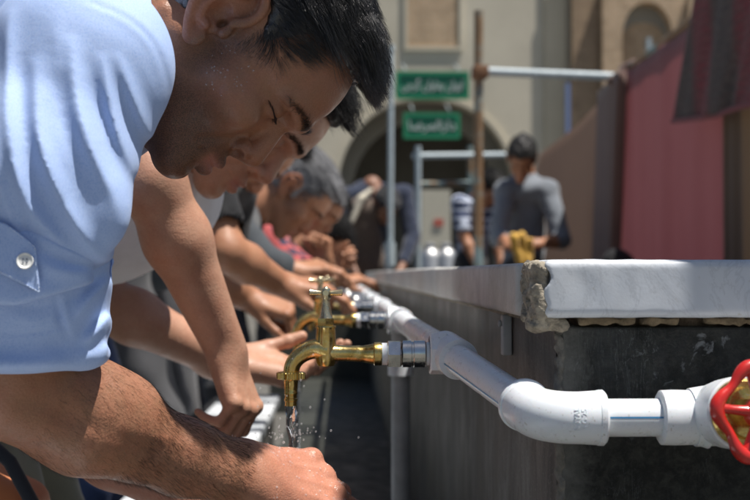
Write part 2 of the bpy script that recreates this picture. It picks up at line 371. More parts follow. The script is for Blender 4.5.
class Field:
    def __init__(s, lo, hi, h):
        s.h = h; s.lo = np.array(lo, float); n = np.ceil((np.array(hi)-s.lo)/h).astype(int)+1; s.n = n
        s.f = np.full(tuple(n), .08, np.float32); s.fz = None
        s.ax = [(s.lo[i] + h*np.arange(n[i])).astype(np.float32) for i in range(3)]
    def sl(s, bb, m):
        i0 = np.clip(np.floor((bb[0]-m-s.lo)/s.h).astype(int), 0, s.n); i1 = np.clip(np.ceil((bb[1]+m-s.lo)/s.h).astype(int)+1, 0, s.n)
        if np.any(i1-i0 < 1): return None
        q = tuple(slice(a, b) for a, b in zip(i0, i1))
        return q, s.ax[0][q[0]][:, None, None], s.ax[1][q[1]][None, :, None], s.ax[2][q[2]][None, None, :]
    def op(s, p, k=.0, op='u', amp=0, w=0, pw=2.0):
        m = max(k, 0)+4*s.h if op != 'r' else 2.6*w
        r = s.sl(p.bb(), m)
        if r is None: return s
        q, X, Y, Z = r; f = s.f[q]; d = p.d(X, Y, Z).astype(np.float32)
        if op == 'u':
            if k > 0: h = np.maximum(k-np.abs(f-d), 0)/k; s.f[q] = np.minimum(f, d) - h*h*k*.25
            else: s.f[q] = np.minimum(f, d)
        elif op == 's':
            d = -d
            if k > 0: h = np.maximum(k-np.abs(f-d), 0)/k; s.f[q] = np.maximum(f, d) + h*h*k*.25
            else: s.f[q] = np.maximum(f, d)
        elif op == 'r': s.f[q] = f - (amp*np.exp(-np.abs(d/w)**pw)*(np.clip(np.sin(math.pi*p.t), 0, 1)**.8 if pw < 1.9 else 1)).astype(np.float32)
        return s
    def many(s, L):
        for it in L: s.op(*it[:1], **it[1])
        return s
    def warp(s, fn): s.f += fn(s.ax[0][:, None, None], s.ax[1][None, :, None], s.ax[2][None, None, :]).astype(np.float32)
    def hit(s, u, v):
        """where the camera's ray through a spot first meets this surface"""
        a = P(u, v, 1.0)-np.array([0, 0, H]); o = np.array([0, 0, H]); ts = np.arange(.5, 2.2, .001)
        pts = o + ts[:, None]*a; ix = np.round((pts-s.lo)/s.h).astype(int); ok = np.all((ix >= 0) & (ix < s.n), 1)
        val = np.full(len(ts), .08); val[ok] = (s.f if s.fz is None else s.fz)[tuple(ix[ok].T)]; w = np.where(val < 0)[0]
        return pts[w[0]] if len(w) else None
    def ridge(s, uv, amp, w):
        if s.fz is None: s.fz = s.f.copy()
        p = [s.hit(*q) for q in uv]; p = [q for q in p if q is not None]
        if len(p) > 1: s.op(Poly(spline(p, 5)), op='r', amp=amp, w=w, pw=1.45)
        return s
    def fold(s, uv, amp, w, Yr=1.0, y0=1.05, y1=1.11):
        p = np.array([P(q[0], q[1], Yr)[[0, 2]] for q in uv]); p = np.array(spline([V(a, 0, b) for a, b in p], 6))[:, [0, 2]]
        m = 4*w; lo = V(p[:, 0].min()-m, s.lo[1]-1, p[:, 1].min()-m); hi = V(p[:, 0].max()+m, y1, p[:, 1].max()+m)
        r = s.sl((lo, hi), 0)
        if r is None: return s
        q, X, Y, Z = r; X2, Z2 = X[:, 0, :], Z[0, :, :]; best = None; n = len(p)-1
        for i in range(n):
            a, b = p[i], p[i+1]; ba = b-a; L = float(ba@ba)+1e-12; t = np.clip(((X2-a[0])*ba[0]+(Z2-a[1])*ba[1])/L, 0, 1)
            dx, dz = X2-a[0]-t*ba[0], Z2-a[1]-t*ba[1]; d = np.sqrt(dx*dx+dz*dz); sg = np.sign(dx*ba[1]-dz*ba[0]); T = (i+t)/n
            if best is None: best, S_, TT = d, sg, T
            else: k = d < best; best = np.where(k, d, best); S_ = np.where(k, sg, S_); TT = np.where(k, T, TT)
        e = best*S_/w; tp = np.clip(np.sin(math.pi*np.clip(TT, 0, 1)), 0, 1)**.7
        prof = np.exp(-np.abs(e)**1.35) - .38*np.exp(-((e-2.0)/1.2)**2) - .22*np.exp(-((e+2.0)/1.3)**2)
        g = (amp*prof*tp)[:, None, :]*np.clip((y1-Y)/(y1-y0), 0, 1); s.f[q] -= g.astype(np.float32); return s
    def mesh(s, smooth=1):
        f = s.f; ins = f < 0; c = np.zeros(tuple(s.n-1), np.int8)
        for i in (0, 1):
            for j in (0, 1):
                for k in (0, 1): c += ins[i:s.n[0]-1+i, j:s.n[1]-1+j, k:s.n[2]-1+k]
        mask = (c > 0) & (c < 8); ids = np.full(mask.shape, -1, np.int64); I = np.argwhere(mask); ids[mask] = np.arange(len(I))
        pos = np.zeros((len(I), 3)); cnt = np.zeros(len(I)); cor = [(i, j, k) for i in (0, 1) for j in (0, 1) for k in (0, 1)]
        val = {q: f[I[:, 0]+q[0], I[:, 1]+q[1], I[:, 2]+q[2]].astype(float) for q in cor}
        for a in cor:
            for ax in range(3):
                if a[ax] == 0:
                    b = list(a); b[ax] = 1; b = tuple(b); fa, fb = val[a], val[b]; cr = (fa < 0) != (fb < 0)
                    t = np.where(cr, fa/np.where(cr, fa-fb, 1), 0); p = np.array(a, float)[None]+t[:, None]*(np.array(b)-np.array(a))[None]
                    pos += p*cr[:, None]; cnt += cr
        v = s.lo + s.h*(I + pos/np.maximum(cnt, 1)[:, None]); F = []
        for ax in range(3):
            o1, o2 = (ax+1) % 3, (ax+2) % 3
            A = [slice(1, -1)]*3; A[ax] = slice(0, -1); B = list(A); B[ax] = slice(1, None)
            e = ins[tuple(A)] != ins[tuple(B)]; E = np.argwhere(e)
            if not len(E): continue
            inside = ins[tuple(A)][e]
            base = E.copy(); base[:, o1] += 1; base[:, o2] += 1
            def cell(d1, d2): q = base.copy(); q[:, o1] += d1; q[:, o2] += d2; return ids[q[:, 0], q[:, 1], q[:, 2]]
            quad = np.stack([cell(-1, -1), cell(0, -1), cell(0, 0), cell(-1, 0)], 1)
            quad[~inside] = quad[~inside][:, ::-1]; F.append(quad)
        F = np.concatenate(F); F = F[np.all(F >= 0, 1)]
        for _ in range(smooth):
            acc = np.zeros_like(v); n = np.zeros(len(v))
            for i in range(4):
                a, b = F[:, i], F[:, (i+1) % 4]
                for k in range(3): acc[:, k] += np.bincount(a, v[b, k], len(v)) + np.bincount(b, v[a, k], len(v))
                n += np.bincount(a, minlength=len(v)) + np.bincount(b, minlength=len(v))
            v = v*.45 + .55*acc/np.maximum(n, 1)[:, None]
        return v, F
def fit_field(prims, h, pad=.02):
    bbs = [p[0].bb() for p in prims if p[1].get('op', 'u') == 'u']
    return Field(np.min([b[0] for b in bbs], 0)-pad, np.max([b[1] for b in bbs], 0)+pad, h)
def sculpt(prims, h, smooth=1, warp=None):
    F = fit_field(prims, h).many(prims)
    if warp: F.warp(warp)
    return F.mesh(smooth)
def wav(seed, freq, amp, squash=(1, 1, 1), n=7):
    r = np.random.default_rng(seed); K = r.normal(size=(n, 3)); K /= np.linalg.norm(K, axis=1)[:, None]; K *= freq*r.uniform(.5, 1.6, (n, 1))*np.array(squash); ph = r.uniform(0, 6.28, n)
    def fn(X, Y, Z):
        s = 0
        for k, p in zip(K, ph): s = s + np.sin(k[0]*X + k[1]*Y + k[2]*Z + p + 1.3*np.sin((k[1]*X+k[2]*Y+k[0]*Z)*.5))
        return s*(amp/math.sqrt(n))
    return fn
def join(parts):
    vs, fs, b = [], [], 0
    for v, f in parts: vs.append(v); fs.append(f+b); b += len(v)
    return np.concatenate(vs), np.concatenate(fs)
def U(p, k=0.0): return (p, dict(k=k, op='u'))
def S(p, k=0.0): return (p, dict(k=k, op='s'))
def Rg(p, amp, w): return (p, dict(op='r', amp=amp, w=w))

# ---------------------------------------------------------------- the head, in its own frame: x forward, y up, z to the person's right; origin between the ears
def head_prims(detail=True):
    L = [U(Ell((.012, .045, 0), (.103, .082, .0755))), U(Ell((.048, .034, 0), (.068, .056, .062)), .02),
         U(Ell((.044, -.035, 0), (.063, .072, .056)), .02)]
    for s in (1, -1):
        L += [U(Cap((-.002, -.042, s*.050), (.083, -.099, s*.015), .0165, .015), .022),
              U(Ell((.072, -.024, s*.047), (.030, .019, .019)), .022),
              U(Cap((.1120, .023, s*.008), (.0955, .026, s*.043), .0120, .0100), .009),
              S(Ell((.114, .004, s*.031), (.024, .0120, .019)), .008)]
    L += [U(Ell((.078, -.066, 0), (.033, .028, .030)), .018), U(Cap((.091, -.101, -.008), (.091, -.101, .008), .0175), .016),
          Rg(Cap((.108, -.090, -.014), (.108, -.090, .014), .0), -.0025, .006)]
    for s in (1, -1):
        L += [U(Ell((.0920, .006, s*.031), (.0135, .0120, .0145)), .004)]
    L += [U(Cap((.1065, .004, 0), (.1205, -.031, 0), .0090, .0122), .007), U(Cap((.1195, -.034, 0), (.113, -.046, 0), .0110, .005), .005)]
    for s in (1, -1):
        L += [U(Ell((.1115, -.0385, s*.0145), (.0125, .0100, .0085)), .003), S(Ell((.1150, -.0475, s*.0115), (.0080, .0062, .0062)), .0015), S(Ell((.1165, -.0440, s*.0190), (.0058, .0042, .0075)), .0012), Rg(Poly([(.118, -.030, s*.017), (.106, -.027, s*.0215), (.098, -.038, s*.0225)]), -.0022, .0022),
              Rg(Poly([(.104, -.034, s*.021), (.098, -.05, s*.029), (.090, -.068, s*.034)]), -.0022, .0045)]
    for s in (1, -1):
        L += [U(Cap((.1125, -.0645, 0), (.098, -.070, s*.024), .0062, .0028), .004), U(Cap((.1105, -.0785, 0), (.098, -.0725, s*.022), .0078, .0030), .004)]
    L += [Rg(Poly([(.097, -.0718, -.027), (.110, -.0712, -.013), (.1165, -.0708, 0), (.110, -.0712, .013), (.097, -.0718, .027)]), -.0042, .0022)]
    if detail:
        for s in (1, -1):   # closed lids, crow's feet, brow furrow
            L += [Rg(Poly([(.098, .003, s*.014), (.106, .0015, s*.024), (.106, .0010, s*.034), (.097, .003, s*.045), (.090, .0045, s*.050), (.080, .006, s*.058)]), -.0032, .0017),
                  Rg(Poly([(.099, .013, s*.016), (.106, .0145, s*.028), (.101, .014, s*.040), (.090, .010, s*.049)]), -.0018, .0016),
                  Rg(Poly([(.103, -.008, s*.018), (.103, -.012, s*.028), (.096, -.010, s*.04)]), -.0014, .003),
                  Rg(Poly([(.086, .000, s*.053), (.076, -.004, s*.061)]), -.0012, .0016), Rg(Poly([(.086, .009, s*.054), (.076, .015, s*.062)]), -.0012, .0016)]
        for s in (1, -1):
            L += [Rg(Poly([(.060, -.030, s*.066), (.066, -.055, s*.058), (.070, -.078, s*.048)]), -.0012, .0045), Rg(Poly([(.098, .022, s*.004), (.108, .034, s*.005)]), -.0012, .002), Rg(Poly([(.094, -.004, s*.046), (.080, -.013, s*.058), (.066, -.018, s*.064)]), -.0009, .0018)]
        for y in (.045, .058): L += [Rg(Poly([(.098, y, -.04), (.116, y+.003, 0), (.098, y, .04)]), -.0006, .003)]
    for s in (1, -1):       # ears
        e = lambda x, y, z: (x*1.08+.012, y*1.08-.003, s*(z*1.02-.001))
        L += [U(Ell(e(-.013, .005, .079), (.022, .034, .0045), np.array([[.93, 0, -s*.36], [0, 1, 0], [s*.36, 0, .93]])), .006),
              U(Cap(e(-.004, .0, .068), e(-.012, .005, .076), .013, .010), .006)]
        hel = spline([e(.000, .002, .079), e(.009, .018, .078), e(.006, .035, .079), e(-.009, .044, .083), e(-.026, .037, .090), e(-.034, .016, .093), e(-.029, -.006, .090), e(-.017, -.021, .084), e(-.004, -.031, .079)], 4)
        for a, b in zip(hel[:-1], hel[1:]): L.append(U(Cap(a, b, .0042), .0025))
        anti = spline([e(-.010, .028, .083), e(-.019, .014, .087), e(-.019, -.004, .086), e(-.011, -.016, .083)], 3)
        for a, b in zip(anti[:-1], anti[1:]): L.append(U(Cap(a, b, .0036), .003))
        L += [U(Ell(e(-.001, -.025, .078), (.010, .0105, .0052)), .004),
              S(Ell(e(-.006, .003, .087), (.0105, .013, .0125)), .003), S(Ell(e(.000, .000, .080), (.005, .006, .012)), .002),
              U(Ell(e(.008, -.002, .077), (.0055, .0075, .0065)), .003), U(Ell(e(-.005, -.013, .083), (.006, .004, .004)), .003)]
    return L
def frame(F, Up):
    F = nrm(F); Up = nrm(np.array(Up) - F*np.dot(F, Up)); return np.stack([F, Up, np.cross(F, Up)], 1)
def head_col(v, o, Rw, sc, skin, beard=.8, lips=(.42, .17, .14)):
    q = ((v-o) @ Rw)/sc; x, y, z = q.T; az_ = np.abs(z); n = len(v)
    col = np.empty((n, 4)); col[:, :3] = skin; col[:, 3] = 0
    near = (x > -.1) & (x < .16) & (y < .14) & (y > -.15) & (az_ < .11)
    def bl(w, c): w = (w*near)[:, None]; col[:, :3] = col[:, :3]*(1-w) + np.array(c)*w
    sm = lambda a, b, t: np.clip((t-a)/(b-a), 0, 1)
    bl(np.exp(-((y+.0715)/.010)**2)*sm(.103, .108, x)*sm(.027, .020, az_)*.75, lips)
    bl(np.exp(-((y+.035)/.016)**2)*sm(.100, .116, x)*.35, (skin[0]*1.05, skin[1]*.75, skin[2]*.7))       # redder nose
    bl(sm(.072, .080, az_)*sm(-.05, -.04, y)*(x < .014)*.40, (skin[0]*1.08, skin[1]*.72, skin[2]*.66))      # ears
    bl(np.exp(-((y-.005)/.012)**2)*np.exp(-((az_-.031)/.018)**2)*sm(.08, .095, x)*.30, tuple(c*.55 for c in skin))
    b = sm(-.030, -.060, y - .35*np.minimum(0, x-.055))*sm(-.005, .02, x)*sm(-.16, -.11, y)
    b = np.maximum(b, np.exp(-((x-.028)/.02)**2)*sm(.03, .0, y)*sm(-.1, -.04, y)*.9)
    b *= 1-np.exp(-((y+.0715)/.0075)**2)*sm(.100, .106, x)*.95
    b = np.maximum(b, np.exp(-((y+.056)/.008)**2)*sm(.095, .108, x)*sm(.03, .022, az_))
    col[:, 3] = b*beard*near
    return col
def set_col(me, col):
    a = me.attributes.new('col', 'FLOAT_COLOR', 'POINT'); a.data.foreach_set('color', col.astype(np.float32).ravel())

# hair of the fuzzy kind: a sculpted cap with tufts; and single strands for the man in front
def hair_prims(o, Rw, sc, long_=0.0, back=True):
    mv = lambda p: Moved(p, o, Rw, sc)
    L = [U(mv(Ell((.006, .055, 0), (.108+long_, .086+long_, .082)))), U(mv(Ell((-.030, .012, 0), (.066, .066, .077))), .02),
         U(mv(Ell((.066, .100, 0), (.047, .034, .055))), .02),
         S(mv(Box((.135, -.02, 0), (.072, .096, .2), .02)), .012), S(mv(Box((.075, -.065, 0), (.062, .082, .2), .02)), .008),
         S(mv(Box((.0, -.10, 0), (.2, .058, .2), .02)), .012), S(mv(Ell((-.010, .000, .09), (.026, .034, .035))), .004), S(mv(Ell((-.010, .000, -.09), (.026, .034, .035))), .004)]
    for s in (1, -1): L.append(U(mv(Cap((.026, .04, s*.070), (.030, -.008, s*.070), .009, .006)), .008))
    return L
def hair_warp(seed, a=.0035): 
    f1, f2 = wav(seed, 260, a), wav(seed+1, 90, a*1.3)
    return lambda X, Y, Z: f1(X, Y, Z) + f2(X, Y, Z)

def hand_prims(w, d, n, thumb, curl, spread=(.10, .03, -.05, -.13), thumb_dir=(.55, .75, -.25), thumb_bend=.35, sc=1.0, fat=1.0):
    """w wrist, d towards the fingers, n out of the back of the hand, thumb = side of the thumb (+1/-1 of d x n); curl = 4 triples"""
    d = nrm(d); n = nrm(np.array(n) - d*np.dot(d, n)); s = np.cross(d, n)*thumb; w = V(*w)
    L = []; Q = lambda a, b, c: w + sc*(d*a + s*b + n*c)
    kx = [.092, .095, .089, .079]; ks = [.030, .0095, -.0115, -.031]; rad = [.0092, .0096, .0091, .0080]
    seg = [(.043, .026, .021), (.048, .030, .022), (.045, .028, .022), (.035, .021, .020)]
    for i in range(4):
        L.append(U(Cap(Q(.0, ks[i]*.55, 0), Q(kx[i], ks[i], .0), .0150*sc, .0120*sc*fat, n=n, sq=.95), .014*sc))
    L.append(U(Cap(Q(.025, .012, -.010), Q(.070, .014, -.010), .020*sc, .016*sc, n=n, sq=.75), .014*sc))
    L.append(U(Cap(Q(.020, -.018, -.010), Q(.070, -.022, -.010), .016*sc, .014*sc, n=n, sq=.8), .014*sc))
    L.append(U(Cap(Q(-.03, 0, 0), Q(.012, 0, 0), .0265*sc, .0275*sc, n=n, sq=.78), .018*sc))
    for i in range(4):
        L.append(U(Ell(Q(kx[i], ks[i], .0035), (.0105*sc,)*3), .006*sc))
        L.append(Rg(Cap(Q(.03, ks[i]*.6, .014), Q(kx[i]-.012, ks[i], .012), 0), .0010*sc, .0028*sc))
    tips = []
    for i in range(4):
        p = Q(kx[i], ks[i], .001); a = 0; dd = nrm(d + s*spread[i])
        for j in range(3):
            a += curl[i][j]; dr = dd*math.cos(a) - n*math.sin(a); q = p + dr*seg[i][j]*sc; r = rad[i]*sc*(1, .93, .84)[j]*fat
            L.append(U(Cap(p, q, r*1.03, r*(.95 if j < 2 else .86)), (.006 if j == 0 else .0035)*sc))
            if j: L.append(U(Ell(p, (r*1.10,)*3), .003*sc))
            p = q
            if j == 1:
                up = n*math.cos(a) + dd*math.sin(a); 
        nn = n*math.cos(a) + dd*math.sin(a); tips.append((p, dr, nn, r))
    b0 = Q(.012, .020, -.010); td = nrm(d*thumb_dir[0] + s*thumb_dir[1] + n*thumb_dir[2])
    b1 = b0 + td*.046*sc; t2 = nrm(td*math.cos(thumb_bend) + (d*.8 - n*.35)*math.sin(thumb_bend)); b2 = b1 + t2*.034*sc; t3 = nrm(t2*math.cos(thumb_bend) + (d*.7-n*.6)*math.sin(thumb_bend)); b3 = b2 + t3*.024*sc
    L += [U(Cap(b0, b1, .0165*sc, .0125*sc), .012*sc), U(Cap(b1, b2, .0115*sc, .0105*sc), .004*sc), U(Ell(b2, (.0112*sc,)*3), .003*sc), U(Cap(b2, b3, .0108*sc, .0088*sc), .003*sc)]
    return L, tips
def nails(name, tips, parent, mat):
    mb = MB()
    for p, dr, nn, r in tips:
        c = p + nn*r*.80 - dr*.001; s = np.cross(dr, nn); vs, fs = [], []
        for i in range(5):
            for j in range(5):
                a = (i-2)/2*.8; t = (j-2)/2*.0058*(1 - .18*(abs(i-2)/2)**2)
                vs.append(p + dr*(t+.001) + nn*(math.cos(a)*r*.97) + s*math.sin(a)*r*.85)
        for i in range(4):
            for j in range(4): fs.append((i*5+j, i*5+j+1, (i+1)*5+j+1, (i+1)*5+j))
        mb.add(vs, fs)
    o = mb.build(name, mat, parent); o.modifiers.new('thick', 'SOLIDIFY').thickness = .0006; return o
RELAX = [(.35, .4, .25), (.4, .45, .3), (.45, .5, .3), (.5, .55, .35)]
FIST = [(1.1, 1.3, .8), (1.15, 1.35, .9), (1.2, 1.4, .9), (1.2, 1.4, .9)]
FLAT = [(.10, .15, .1), (.12, .18, .12), (.15, .2, .15), (.2, .25, .2)]

def strands(pts, r0, taper=.25, sides=3):
    """pts (N,S,3) -> one mesh of tapered thin tubes"""
    N, Sg, _ = pts.shape; T = np.gradient(pts, axis=1); T /= np.linalg.norm(T, axis=2)[..., None] + 1e-9
    h = np.zeros_like(T); h[..., 2] = 1; h[np.abs(T[..., 2]) > .9] = (1, 0, 0); e1 = np.cross(T, h); e1 /= np.linalg.norm(e1, axis=2)[..., None] + 1e-9; e2 = np.cross(T, e1)
    r = np.asarray(r0).reshape(-1, 1)*np.linspace(1, taper, Sg)[None]; v = np.empty((N, Sg, sides, 3))
    for k in range(sides):
        a = 2*math.pi*k/sides; v[:, :, k] = pts + (e1*math.cos(a)+e2*math.sin(a))*r[..., None]
    idx = np.arange(N*Sg*sides).reshape(N, Sg, sides); q = []
    for k in range(sides):
        j = (k+1) % sides; q.append(np.stack([idx[:, :-1, k], idx[:, :-1, j], idx[:, 1:, j], idx[:, 1:, k]], -1).reshape(-1, 4))
    return v.reshape(-1, 3), np.concatenate(q)

# ---------------------------------------------------------------- ground
def plane_sheet(name, x0, x1, y0, y1, z, mat, **k):
    o = MB().add([(x0,y0,z),(x1,y0,z),(x1,y1,z),(x0,y1,z)], [(0,1,2,3)]).build(name, mat, smooth=False); return o
def paving_mat():
    t = NT('stone_paving'); b = t.n('ShaderNodeTexBrick'); t.l(t.coord(), b.inputs['Vector'])
    b.inputs['Color1'].default_value = (.12, .115, .10, 1); b.inputs['Color2'].default_value = (.095, .09, .08, 1); b.inputs['Mortar'].default_value = (.12, .11, .10, 1)
    b.inputs['Scale'].default_value = 1; b.inputs['Brick Width'].default_value = .6; b.inputs['Row Height'].default_value = .4; b.inputs['Mortar Size'].default_value = .008
    c = t.mix(1.0, b.outputs['Color'], t.ramp(t.noise(5, 7), [(.3, g3(.7)), (.7, g3(1.1))]), 'MULTIPLY'); t.base(c); t.set(Roughness=.75)
    t.bump(t.noise(60, 6), .3, .004); return t.m
g = plane_sheet('ground', -150, 150, -150, 260, 0.0, paving_mat()); tag(g, kind='structure')

# ---------------------------------------------------------------- the stone water trough
XS, YS = .163, 1.075                         # slab's left edge and front edge
XW, YW, TE = .192, 1.120, 8.2                # wall face, front face, far end
TR = .66
tr = empty('stone_trough', (.42, 1.2, 0), 'long stone trough topped with pale marble slabs, near face black marble', 'trough')
zb, zt = H-.038, H+.0125
MB().box((XW+.002, YW+.004, 0), (TR-.03, TE-.05, zb-.008)).build('trough_side', M_side, tr, smooth=False)
MB().box((XW+.004, YW-.012, 0), (TR-.032, YW+.0035, zb-.009)).build('front_panel', M_black, tr, smooth=False, bevel=.003)
# near slab, sculpted with chipped lower edge
def slab_field(lo, hi, h, e, chips, seed):
    c = (np.array(lo)+np.array(hi))/2; hh = (np.array(hi)-np.array(lo))/2
    F = Field(np.array(lo)-.008, np.array(hi)+.008, h); F.op(Box(c, hh, e)); w1 = wav(seed, 140, .00022); F.warp(w1)
    for _ in range(chips):
        q = [random.uniform(lo[0], hi[0]), lo[1], lo[2]] if random.random() < .7 else [lo[0], random.uniform(lo[1], hi[1]), random.choice((lo[2], hi[2]))]
        F.op(Ell(q, (random.uniform(.002, .007), random.uniform(.0012, .003), random.uniform(.0012, .003))), k=.001, op='s')
    for _ in range(14):
        F.op(Ell((lo[0]-.001+random.uniform(-.002, .002), lo[1]+random.uniform(-.002, .02), random.uniform(lo[2], hi[2])), (random.uniform(.004, .009),)*3), k=.002, op='s')
    return F.mesh(1)
v, f = slab_field((XS+.010, YS, zb), (TR+.01, YS+.075, zt), .002, .007, 26, 3)
link('coping_slab', np_mesh('coping_slab', v, f), M_slab, tr)
edges = [1.151, 2.17, 3.2, 4.25, 5.3, 6.3, 7.3, TE]
for a, b in zip(edges[:-1], edges[1:]):
    dz = random.uniform(-.0015, .0015); dx = random.uniform(-.002, .002)
    MB().box((XS+dx, a+.002, zb+dz), (TR+.01, b-.002, zt-.001+dz)).build('coping_slab', M_slabside, tr, bevel=.006)
# broken mortar at the corner and the bed beneath the slabs
L = [U(Box((XS+.011, YS+.040, (zb+zt)/2-.001), (.0075, .036, (zt-zb)/2), .005)), U(Box((XS+.011, YS+.009, (zb+zt)/2-.004), (.0045, .007, (zt-zb)/2-.003), .003), .003)]
for i in range(26): L.append(U(Ell((XS+random.uniform(.004, .007), YS+random.uniform(.006, .070), random.uniform(zb, zt-.006)), (random.uniform(.002, .004), random.uniform(.004, .009), random.uniform(.003, .007))), .004))
for i in range(20): L.append(S(Ell((XS+.003, YS+random.uniform(.004, .074), random.uniform(zb, zt-.004)), (random.uniform(.002, .004), random.uniform(.002, .006), random.uniform(.002, .005))), .002))
for i in range(16):
    L.append(U(Ell((XS+random.uniform(.008, .036), YS+random.uniform(.012, .05), zb-random.uniform(.001, .010)), (random.uniform(.004, .010), .006, random.uniform(.003, .006))), .004))
v, f = sculpt(L, .0016, 0, lambda X, Y, Z: wav(9, 1100, .0006)(X, Y, Z) + wav(10, 330, .0010)(X, Y, Z)); link('corner_mortar', np_mesh('corner_mortar', v, f), M_mortar, tr)
L = [U(Box(((XW+TR-.03)/2+.008, YW+.02, zb-.0045), ((TR-.03-XW)/2-.012, .020, .006), .002))]
v, f = sculpt(L, .0022, 0, wav(19, 500, .0014)); link('mortar_bed', np_mesh('mortar_bed', v, f), M_mortard, tr)
for (x0, x1) in ((.212, .262), (.268, .30), (.325, .372), (.41, .455), (.5, .56)):
    L = [U(Box(((x0+x1)/2, YW-.001, zb-.0035-random.uniform(0, .001)), ((x1-x0)/2, .012, .0030), .0012))]
    v, f = sculpt(L, .0014, 0, wav(int(x0*1000), 420, .0013)); link('bedding_chip', np_mesh('bedding_chip', v, f), simple('brown_mortar', (.19, .145, .09), .95, var=.4, vs=90, bs=.9, bscale=240, bd=.003), tr)
L = [U(Box((XW+.20, 4.7, zb-.006), (.19, 3.5, .007), .002))]
MB().box((XW-.004, YW+.06, zb-.009), (TR-.04, TE-.08, zb-.0015)).build('mortar_bed', M_mortar, tr, smooth=False)
# vertical rough joint at the corner of the box
L = [U(Ell((XW+.0035+random.uniform(-.002, .002), YW-.008+random.uniform(-.002, .006), zb-.010-i*.0032), (.0030, .0048, .0045)), .004) for i in range(170)]
v, f = sculpt(L, .002, 0, wav(29, 800, .0007)); link('corner_joint', np_mesh('corner_joint', v, f), simple('pale_joint', (.17, .16, .14), .95, var=.4, vs=90, bs=.8, bscale=260, bd=.003), tr)

# drain channel and washing ledge
M_tile = NT('wet_dark_tiles'); _b = M_tile.n('ShaderNodeTexBrick', offset=0.0); M_tile.l(M_tile.coord(rot=(0, 0, 0)), _b.inputs['Vector'])
_b.inputs['Color1'].default_value = (.022, .025, .022, 1); _b.inputs['Color2'].default_value = (.035, .038, .032, 1); _b.inputs['Mortar'].default_value = (.012, .012, .012, 1)
_b.inputs['Scale'].default_value = 1; _b.inputs['Brick Width'].default_value = .3; _b.inputs['Row Height'].default_value = .3; _b.inputs['Mortar Size'].default_value = .006
M_tile.base(M_tile.mix(M_tile.ramp(M_tile.noise(9, 7, .7), [(.35, g3(0)), (.75, g3(.6))]), _b.outputs['Color'], (.075, .075, .062)))
M_tile.set(Roughness=M_tile.ramp(M_tile.noise(14, 6), [(.3, g3(.3)), (.7, g3(.7))])); M_tile.bump(M_tile.noise(40, 6), .3, .004); M_tile = M_tile.m
ch = MB().box((-.235, .3, .0), (XW-.001, TE, .225)).build('channel_floor', M_tile, smooth=False); tag(ch, kind='structure')
MB().box((-.46, TE-.12, 0), (XW-.001, TE-.02, H-.07)).build('end_wall', M_tile, tr, smooth=False)
ld = empty('washing_ledge', (-.33, 1.5, 0), 'low wet white marble ledge below the row of bent men', 'ledge')
MB().box((-.425, .35, 0), (-.245, 4.6, .415)).build('ledge_base', M_side, ld, smooth=False)
for a in np.arange(.35, 4.4, .62):
    MB().box((-.44, a+.002, .4165), (-.227, a+.618, .450)).build('ledge_slab', M_ledge, ld, bevel=.005)

# ---------------------------------------------------------------- water pipe
PX = -.053                                   # where the spouts stand
tees = [(.116, 1.33, H-.085), (.098, 2.05, H-.076), (.100, 2.92, H-.077), (.102, 3.74, H-.079), (.102, 4.52, H-.079), (.102, 5.3, H-.079), (.102, 6.1, H-.079), (.102, 6.9, H-.079)]
cor = P(543, 418, 1.045); M_blue = simple('blue_marking', (.04, .22, .45), .4, bs=0)
pw = empty('water_pipe', (.16, 1.05, 0), 'white plastic water pipe running round the corner of the stone trough', 'pipe')
pts = [V(*t) for t in tees]; last = V(.102, 7.9, H-.079)
dirA = nrm(pts[0]-cor)
MB().tube([cor + dirA*.03, pts[0]], .0158, 28).build('pipe', M_pvc, pw)
for a, b in zip(pts, pts[1:]+[last]): MB().tube([a, b], .0158, 24).build('pipe', M_pvc, pw)
MB().tube([pts[1] - V(0, 0, .0), pts[1]-V(.0, 0, .62)], .0155, 20).build('down_pipe', simple('grey_plastic_pipe', (.36, .38, .39), .4, var=.15), pw)
MB().lathe([(0, .021), (.03, .021)], pts[1]-V(0, 0, .09), (0, 0, 1), 28).build('pipe_collar', M_pvc, pw)
endf = P(668, 418, 1.05); dF = V(1, 0, 0)
MB().tube([cor + dF*.03, V(endf[0]+.01, cor[1], cor[2])], .0158, 40).build('pipe', M_pvc, pw)
# elbow: swept body with a raised rim at each end
path = [cor + dirA*.052, cor + dirA*.046] + bez(cor + dirA*.030, cor, cor + dF*.030, 16) + [cor + dF*.046, cor + dF*.052]
el_o = MB().tube(path, [.0212, .0222] + [.0218]*16 + [.0228, .0214], 56).build('elbow_fitting', M_pvc, pw)
for d__ in (dF, dirA): MB().lathe([(0, .0212), (.0015, .0232), (.006, .0234), (.0075, .0220)], cor + d__*.044, d__, 56).build('elbow_rim', M_pvc, el_o)
sk = MB(); vs = []
for xx in (cor[0]+.053, endf[0]+.004):
    for a in (.16, .115, .07): vs.append((xx, cor[1]-math.cos(a)*.0160, cor[2]+math.sin(a)*.0160))
sk.add(vs, [(0, 3, 4, 1), (1, 4, 5, 2)]).build('blue_stripe', M_blue, pw)
q1, q2 = cor + dirA*.055, pts[0]-dirA*.03; pn = nrm(np.cross(dirA, V(0, 0, 1))); 
if pn[0] > 0: pn = -pn
pu = np.cross(pn, dirA); pu = pu if pu[2] > 0 else -pu
for ang in (-.25,):
    ofs = [(pn*math.cos(a) + pu*math.sin(a))*.01605 for a in (ang-.05, ang+.05)]
    MB().add([q1+ofs[0], q2+ofs[0], q2+ofs[1], q1+ofs[1]], [(0, 1, 2, 3)]).build('blue_stripe', M_blue, pw)
